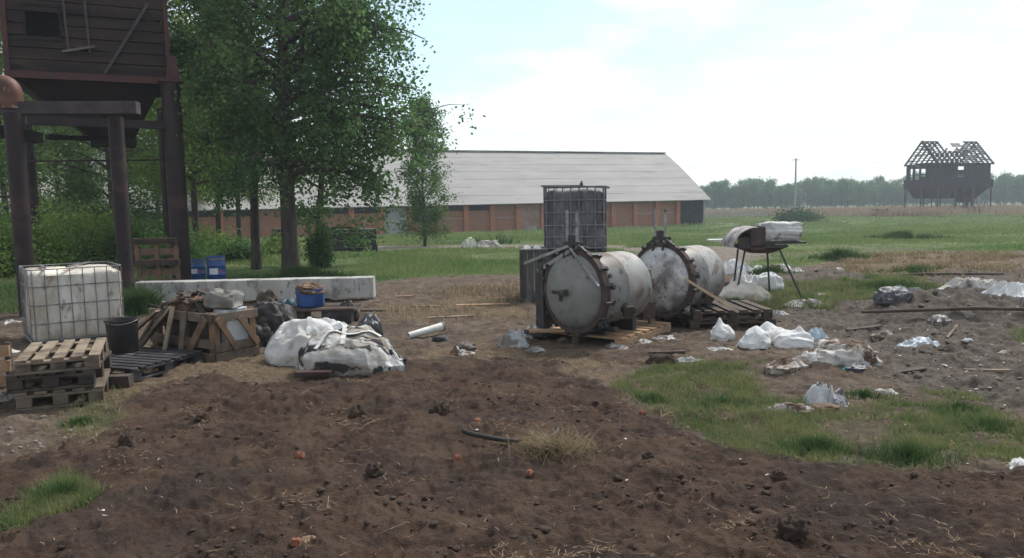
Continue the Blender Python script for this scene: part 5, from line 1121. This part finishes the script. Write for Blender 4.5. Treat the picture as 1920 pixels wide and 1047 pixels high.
# two pallets right of the vessels
g0_ = G0(1374, 618); zz = gz(*g0_)
pallet((g0_[0], g0_[1] + .5, zz), .02, 1.16, 1.0, .135, PWD, 'lower grey brown pallet right of the far vessel', 'pallets right of the vessels')
pallet((g0_[0] - .02, g0_[1] + .5, zz + .138), .05, 1.08, 1.0, .13, PWD, 'upper grey brown pallet under the foot of the leaning stick', 'pallets right of the vessels', nb=7)
# junk under the vessels
place(rag(.55, .5, .26, 51, 44, .35, 3), 'plastic_heap', 962, 650, .3, GLS, 'crumpled grey plastic film left of the near vessel base', 'plastic')
place(rag(.36, .26, .17, 52, 36), 'white_rag', 1000, 634, .1, WHT, 'white rag on the left corner of the near vessel base', 'rag', dz=.02)
place(rag(.30, .5, .08, 53, 36), 'torn_film', 1158, 652, .5, GLS, 'torn clear film hanging over the near corner of the timber base', 'plastic')
place(rag(.5, .28, .05, 54, 36), 'torn_film', 1248, 636, .2, GLS, 'flat grey film on the ground right of the near vessel base', 'plastic')
place(rag(.5, .25, .04, 55, 36), 'torn_film', 1345, 664, .1, GLS, 'thin grey film on the ground in front of the filled sacks', 'plastic')
for px_, py_, s, lb in ((1130, 632, .2, 'lower dark valve fitting on the near vessel base'), (1275, 610, .16, 'pale fitting at the foot of the far vessel door')):
    place(blob(s, s * .8, s * .8, px_, 32, 20, .12, 2.2), 'fitting', px_, py_, 0, DSTL if px_ < 1200 else GSTL, lb, 'fitting', dz=.14)

# ------------------------------------------------------------------ filled sacks and rags, right yard
SG = 'filled white sacks right of the vessels'
def sack(px, py, w_, d_, h_, seed, pk, label, yaw=0):
    r_ = place(blob(w_, d_, h_, seed, 96, 56, .065, 1.7, pk, .85, .15, lump=.07), 'sack', px, py, yaw, WHT, label, 'sack', SG, back=d_ * .3)
sack(1357, 642, .28, .26, .17, 61, (-.25, 0, .085, .26), 'small pear shaped white sack with a tied peak in front of the pallets')
sack(1418, 659, .37, .30, .16, 62, (.1, .1, .05, .5), 'rounded white sack, lowest and nearest of the sack row')
sack(1449, 644, .42, .30, .15, 63, (-.2, .2, .07, .5), 'greyish white sack wedged behind between the others')
sack(1494, 656, .48, .32, .17, 64, (.25, 0, .07, .20), 'biggest white sack with a pointed tied corner, right of the row', -.1)
place(rag(.34, .22, .16, 65, 36), 'blue_film', 1530, 645, .2, pm('bluish_film', (.42, .52, .58), (.30, .36, .40), 6, .4, .6), 'pale bluish plastic film at the right end of the sack row', 'plastic')
place(rag(.72, .42, .16, 66, 56), 'white_cloth', 1508, 692, -.2, WHD, 'dirty white cloth humped over soil beside the patchy grass', 'cloth')
place(rag(.60, .36, .10, 67, 48), 'stained_cloth', 1475, 706, .5, BRN, 'brown stained cloth trailing left of the humped white cloth', 'cloth')
place(blob(.62, .45, .20, 68, 72, 36, .12, 2.6), 'stained_bundle', 1592, 694, -.3, BRN, 'large brown and white stained bundle right of the humped cloth', 'bundle', back=.1)
place(blob(.34, .3, .14, 69, 48, 28, .12, 2.6), 'stained_bundle', 1555, 672, .2, BRN, 'small stained bundle behind the large brown and white one', 'bundle')
place(rag(.34, .18, .04, 70, 30), 'dark_blue_film', 1605, 706, 0, pm('navy_film', (.045, .055, .085), (.03, .035, .05), 5, .4, .5), 'dark blue plastic scrap in front of the stained bundle', 'plastic')
place(rag(.12, .10, .04, 71, 20), 'teal_scrap', 1588, 703, 0, pm('teal_scrap', (.05, .30, .28), (.04, .2, .2), 6), 'tiny teal plastic scrap in front of the stained bundle', 'plastic')
place(rag(.52, .42, .24, 72, 60, .3, 2.2), 'striped_cloth', 1545, 757, -.4, pm('striped_white', (.55, .56, .57), (.30, .30, .30), 3, .7, .5, c3=(.10, .095, .095), c3scale=5, c3pos=(.52, .58), stretch=(1, 4, 1)), 'crumpled white cloth with dark creases on the patchy grass', 'cloth')
place(rag(.54, .30, .07, 73, 52, .3, 3.0), 'stained_cloth', 1480, 775, .1, BRN, 'flat brown blotched cloth lying lowest in the patchy grass', 'cloth')
place(blob(.24, .16, .04, 74, 40, 20, .14), 'brown_turf', 1545, 772, 0, pm('rust_soil', (.17, .085, .045), (.07, .045, .03), 8), 'rusty brown soil lump right of the flat stained cloth', 'soil lump')
place(rag(.42, .2, .06, 75, 36), 'pale_slab', 1290, 684, .1, pm('pale_slab', (.33, .33, .31), (.2, .19, .18), 5), 'pale flat scrap panel at the top edge of the patchy grass', 'panel')
place(blob(.30, .2, .09, 76, 36, 20, .14), 'soil_lump', 1240, 685, 0, SOILM, 'dark soil lump left of the pale flat panel', 'soil lump')
place(rag(.25, .12, .06, 77, 24), 'white_scrap', 1908, 880, .5, WHT, 'white plastic scrap at the right photo edge below the grass', 'plastic')
place(blob(.46, .40, .17, 78, 60, 32, .14), 'grey_bag', 1672, 592, .2, pm('dark_grey_bag', (.11, .115, .125), (.05, .05, .055), 5, .5, .6, c3=(.24, .26, .26), c3scale=5), 'dark grey refuse bag at the left end of the right hand soil heap', 'refuse bag')
place(rag(.8, .4, .20, 79, 48), 'green_grey_sheet', 1700, 580, -.3, pm('green_grey_sheet', (.24, .28, .27), (.14, .15, .14), 5, .6, .6), 'greenish grey plastic sheet spread over the right hand soil heap', 'plastic')
place(rag(1.1, .7, .26, 80, 60), 'white_heap', 1822, 568, -.2, WHD, 'left one of the two dirty white heaps at the right edge', 'plastic heap')
place(rag(1.1, .6, .28, 81, 56), 'white_heap', 1893, 586, .1, WHT, 'bright white heap of sheeting at the right photo edge', 'plastic heap')
place(rag(.62, .4, .12, 82, 44), 'blue_grey_film', 1722, 652, .1, pm('pale_blue_film', (.40, .45, .50), (.26, .28, .30), 6, .4, .6), 'pale bluish film lying alone on the grey churned ground', 'plastic')
place(MB().tube([(-1.3, 0, .03), (.2, .05, .06), (1.5, .0, .03)], [.022, .028, .02], 8), 'long_pole', 1800, 608, -.06, PWD, 'long dark wooden pole lying on the ground at the right', 'pole')
place(MB().tube([(-1.6, 0, .03), (0, .1, .05), (1.6, .0, .03)], [.022, .03, .02], 8), 'long_pole', 1740, 521, .02, PWD, 'long bleached pole lying across the dirt before the meadow', 'pole')
place(MB().tube([(-.2, 0, .02), (.16, .2, .12)], [.015, .012], 8), 'stick', 1800, 636, .3, PWL, 'short forked stick poking up right of the bluish film', 'stick')
place(rag(.16, .08, .03, 83, 18), 'white_scrap', 1813, 655, 0, WHT, 'tiny white scrap right of the bluish film', 'plastic')
place(rag(.3, .2, .08, 84, 24), 'white_scrap', 1573, 508, 0, WHT, 'white scrap alone behind the middle grass patch', 'plastic')
# white heaps under and around the stand
for i, (px_, py_, w_, d_, h_, kind, lb) in enumerate([(1385, 515, 1.2, .8, .42, 0, 'white sheet heap behind the rusty stand, left'), (1400, 545, .9, .6, .42, 0, 'white upright sheeting between the left legs of the stand'), (1465, 512, 1.1, .7, .22, 1, 'flat dirty white sheet heap behind the right legs of the stand'),
        (1400, 572, .82, .42, .30, 2, 'big cream white sack lying under the rusty stand'), (1437, 552, .62, .40, .34, 2, 'white sack with a blue print leaning up under the stand'), (1510, 580, .95, .35, .14, 1, 'long white sheet on the ground right of the stand foot'), (1365, 555, .5, .4, .3, 1, 'grey white sheet scrap left of the rusty stand'), (1495, 512, .5, .3, .10, 1, 'small white sheet right of the heap behind the stand')]):
    m = blob(w_, d_, h_, 100 + i, 80, 44, .08, 2.0) if kind == 2 else rag(w_, d_, h_, 100 + i, 52, .3, 2.6)
    place(m, 'sheet_heap' if kind < 2 else 'sack', px_, py_, random.uniform(-.3, .3), (WHT, WHD, pm('cream_sack', (.56, .54, .48), (.42, .36, .27), 3, .75, .4, 9, c3=(.22, .17, .11), c3scale=3, c3pos=(.56, .68)))[kind] if i != 4 else WHT, lb, 'plastic heap' if kind < 2 else 'sack', back=d_ * .3)
place(rag(.2, .12, .05, 112, 20), 'blue_scrap', 1396, 580, 0, BLU, 'small blue plastic scrap in the weeds under the stand', 'plastic')
# rusty stand with a trough and a sack
D5 = 13.0
sb = AT(1427, 470, D5); gs = gz(sb.x, D5 + .2)
st_ = empty('rusty_stand', (sb.x, D5 + .2, gs), .05, 'rusty four legged trough stand with splayed thin legs, right of the vessels', 'stand')
zt = sb.z - gs
for (tx, ty, bx_, by) in ((-.28, -.2, -.50, -.35), (-.24, .25, -.27, .45), (.26, .25, .40, .45), (.30, -.2, .66, -.42)):
    MB().tube([(tx, ty, zt), (bx_, by, -.05)], .017, 8).build('leg', DSTL, st_)
m_ = MB(); m_.add([(-.36, -.25, zt + .06), (.44, -.25, zt + .06), (.44, .3, zt + .06), (-.36, .3, zt + .06), (-.12, -.12, zt - .05), (.20, -.12, zt - .05), (.20, .15, zt - .05), (-.12, .15, zt - .05)], [(4, 5, 6, 7)[::-1], (0, 1, 5, 4), (1, 2, 6, 5), (2, 3, 7, 6), (3, 0, 4, 7)]); m_.build('hopper_pan', RUST, st_, smooth=False)
m_ = MB(); m_.box((.0, -.26, zt + .07), (.80, .04, .05)); m_.box((.0, .3, zt + .07), (.80, .04, .05)); m_.box((.34, 0, zt + .12), (.74, .58, .03)); m_.box((-.36, .02, zt + .07), (.04, .56, .05)); m_.build('top_frame', DSTL, st_)
m_ = MB(); nq = 14
for i in range(nq + 1):
    q = math.pi / 2 + math.pi / 2 * i / nq
    for yv in (-.30, .30):
        for rr in (.33, .315): m_.v.append(Vector((-.10 + rr * 1.25 * math.cos(q) - .0, yv, zt + .06 + rr * math.sin(q))))
for i in range(nq):
    a = i * 4; m_.f += [[a, a + 4, a + 6, a + 2], [a + 1, a + 3, a + 7, a + 5], [a, a + 1, a + 5, a + 4], [a + 2, a + 6, a + 7, a + 3]]
m_.build('curved_hood', pm('hood_flaked', (.44, .43, .42), (.12, .08, .07), 6, .7, .4), st_)
m_ = MB(); m_.box((-.09, -.27, zt + .20), (.24, .02, .36)); m_.box((-.08, .27, zt + .22), (.30, .02, .33)); m_.box((.02, 0, zt + .24), (.02, .54, .30)); m_.box((-.30, -.24, zt + .14), (.22, .02, .16)); m_.build('side_plate', RUST, st_)
o = blob(.66, .5, .16, 120, 80, 40, .05, 2.0, None, .35, 1.0).shift((0, 0, .16)).build('sack', WHD if False else pm('plaster_sack', (.52, .51, .50), (.38, .37, .36), 5, .8, .8, 14, c3=(.25, .22, .20), c3scale=4), None, ang=60); o.location = (sb.x + .36, D5 + .2, gs + zt + .13); o.rotation_euler = (0, 0, .05); tag(o, 'block shaped white sack lying on top of the rusty stand', 'sack', None)
# things before the barn
place(rag(1.0, .8, .55, 130, 36), 'white_sheet', 878, 465, .2, pm('yellow_white', (.50, .50, .42), (.36, .36, .30), 4), 'pale yellowish sheet standing up in the grass before the barn', 'sheet')
place(rag(2.2, 1.0, .45, 131, 40), 'rubble_heap', 915, 468, 0, pm('pale_rubble', (.34, .32, .28), (.22, .20, .18), 4), 'low pale rubble heap in the grass before the barn', 'rubble')
place(MB().box((0, 0, .1), (1.0, .4, .15), None, .02), 'white_slab', 1350, 457, 0, WHT, 'small white slab in the meadow left of the stand top', 'slab')
# half buried hoop and dry tuft in the foreground
hp = G(957, 838); tr = empty('hoop', hp + Vector((0, .22, .0)), 0, 'dark half buried hoop arching out of the foreground soil', 'hoop')
pts = [];
for i in range(25):
    q = R(195 + 160 * i / 24); x_ = .36 * math.cos(q); y_ = .30 * math.sin(q); pts.append((x_, y_, .012 + .02 * math.sin(q * 2)))
MB().tube(pts, .017, 10).build('hoop_rim', pm('rubber', (.028, .022, .02), (.018, .015, .014), 8, .7), tr)
BK = pm('brick_bit', (.25, .095, .052), (.17, .07, .045), 12, .9, .6)
for i, (px_, py_, s, lb) in enumerate([(555, 1036, .05, 'orange brick fragment at the bottom edge of the photo'), (993, 899, .045, 'round orange brick crumb below the hoop'), (1205, 787, .05, 'pinkish brick bit at the corner of the grass'), (563, 868, .06, 'dull red brick bit in the soil left of the middle'), (896, 806, .05, 'pale orange crumb left of the hoop'), (857, 866, .06, 'rust coloured crumb lower left of the hoop')]):
    place(blob(s, s * .8, s * .6, 140 + i, 20, 12, .16, 2.5, None, .5), 'brick_fragment', px_, py_, i, BK, lb, 'brick fragment', 'brick fragments in the soil', dz=.005)
DRKS = SOILM
for i, (px_, py_, s, lb) in enumerate([(1485, 1018, .13, 'biggest round soil clod near the bottom of the photo'), (825, 788, .15, 'dark clod upper left of the hoop'), (672, 790, .13, 'dark clod in the middle left soil'), (1215, 882, .07, 'small black clod right of the dry grass tuft'), (703, 893, .10, 'reddish brown clod in the soil left of the hoop'), (240, 848, .12, 'flat dark clod above the green tuft'), (1460, 912, .08, 'dark clod below the patchy grass'), (380, 800, .08, 'small clod before the pale straw strip')]):
    place(blob(s, s * .85, s * .6, 160 + i, 36, 22, .2, 1.8, None, .7), 'soil_clod', px_, py_, i, SOILM, lb, 'soil clod', 'large clods in the foreground', dz=.005)
place(rag(.12, .07, .03, 170, 24, .5, 3), 'dry_leaf_clump', 578, 1022, .5, pm('dry_husk', (.36, .25, .16), (.22, .15, .10), 8), 'pale dry husk beside the orange brick at the bottom', 'husk')

for i, (px_, py_, L_, a, mt, lb) in enumerate([(905, 575, .9, .1, PWN, 'yellow board half sunk in the dirt left of the tall box'), (800, 578, .5, -.2, PWL, 'pale broken lath right of the concrete beam end'), (845, 600, .7, .15, PWL, 'long thin pale lath on the bare dirt'), (760, 560, .35, .3, PWN, 'small yellow wood chip just right of the beam end'), (945, 562, .35, -.1, PWN, 'short yellow board near the edge of the grass'), (700, 588, .4, .2, PWD, 'dark broken board in front of the beam end'),
        (1620, 622, .5, .2, PWD, 'dark broken board behind the filled sacks at the right'), (1250, 672, .4, -.2, PWD, 'dark board scrap before the flat grey film'), (1700, 700, .45, .3, PWD, 'dark stick on the grey churned ground'), (1850, 700, .4, -.3, PWL, 'pale lath near the right edge on churned ground')]):
    place(MB().box((0, 0, .015), (L_, .06, .02), rot3(random.uniform(-.1, .1), random.uniform(-.06, .06), 0), .004), 'broken_board', px_, py_, a, mt, lb, 'board', 'broken boards strewn over the yard', ang=30)
for i, (px_, py_, w_, h_, mt, lb) in enumerate([(1655, 640, .3, .08, WHD, 'dirty pale rag behind the stained bundle'), (1760, 612, .35, .10, GLS, 'grey film at the foot of the right hand soil heap'), (1640, 560, .3, .1, WHD, 'pale rag left of the grey refuse bag'), (1540, 560, .3, .08, WHT, 'small white sheet in the middle grass patch'), (1455, 590, .3, .08, GLS, 'grey film just right of the upper pallet'), (1862, 552, .5, .16, WHD, 'dirty sheet behind the two right hand white heaps'), (1780, 560, .4, .12, WHD, 'grimy sheet left of the two right hand white heaps'),
        (1885, 662, .2, .05, BRN, 'brown blotched scrap near the right photo edge'), (1660, 735, .2, .05, WHD, 'pale scrap at the upper edge of the right hand grass'), (1005, 660, .25, .07, GLS, 'grey film scrap before the near vessel base'), (1200, 645, .3, .05, GLS, 'thin film strip right before the near vessel base'), (1420, 508, .4, .16, WHT, 'white sheet right behind the stand legs'), (1340, 520, .35, .2, WHD, 'dirty sheet at the back end of the far vessel')]):
    place(rag(w_ * 1.3, w_ * .9, h_, 200 + i, 30, .4, 2.4), 'loose_sheet', px_, py_, i * .7, mt, lb, 'plastic sheet')
# ------------------------------------------------------------------ haze
hz_ = MB().box((0, 190, 10.0), (1000, 560, 50)); hm, t, N = newmat('haze')
o_ = N('ShaderNodeOutputMaterial'); v_ = N('ShaderNodeVolumePrincipled'); v_.inputs['Color'].default_value = (.82, .90, 1.0, 1); v_.inputs['Density'].default_value = .0009; v_.inputs['Anisotropy'].default_value = .3; t.links.new(v_.outputs[0], o_.inputs['Volume'])
ho = hz_.build('haze', hm, None, smooth=False); tag(ho, 'thin pale air haze over the far field', 'haze', kind='stuff')
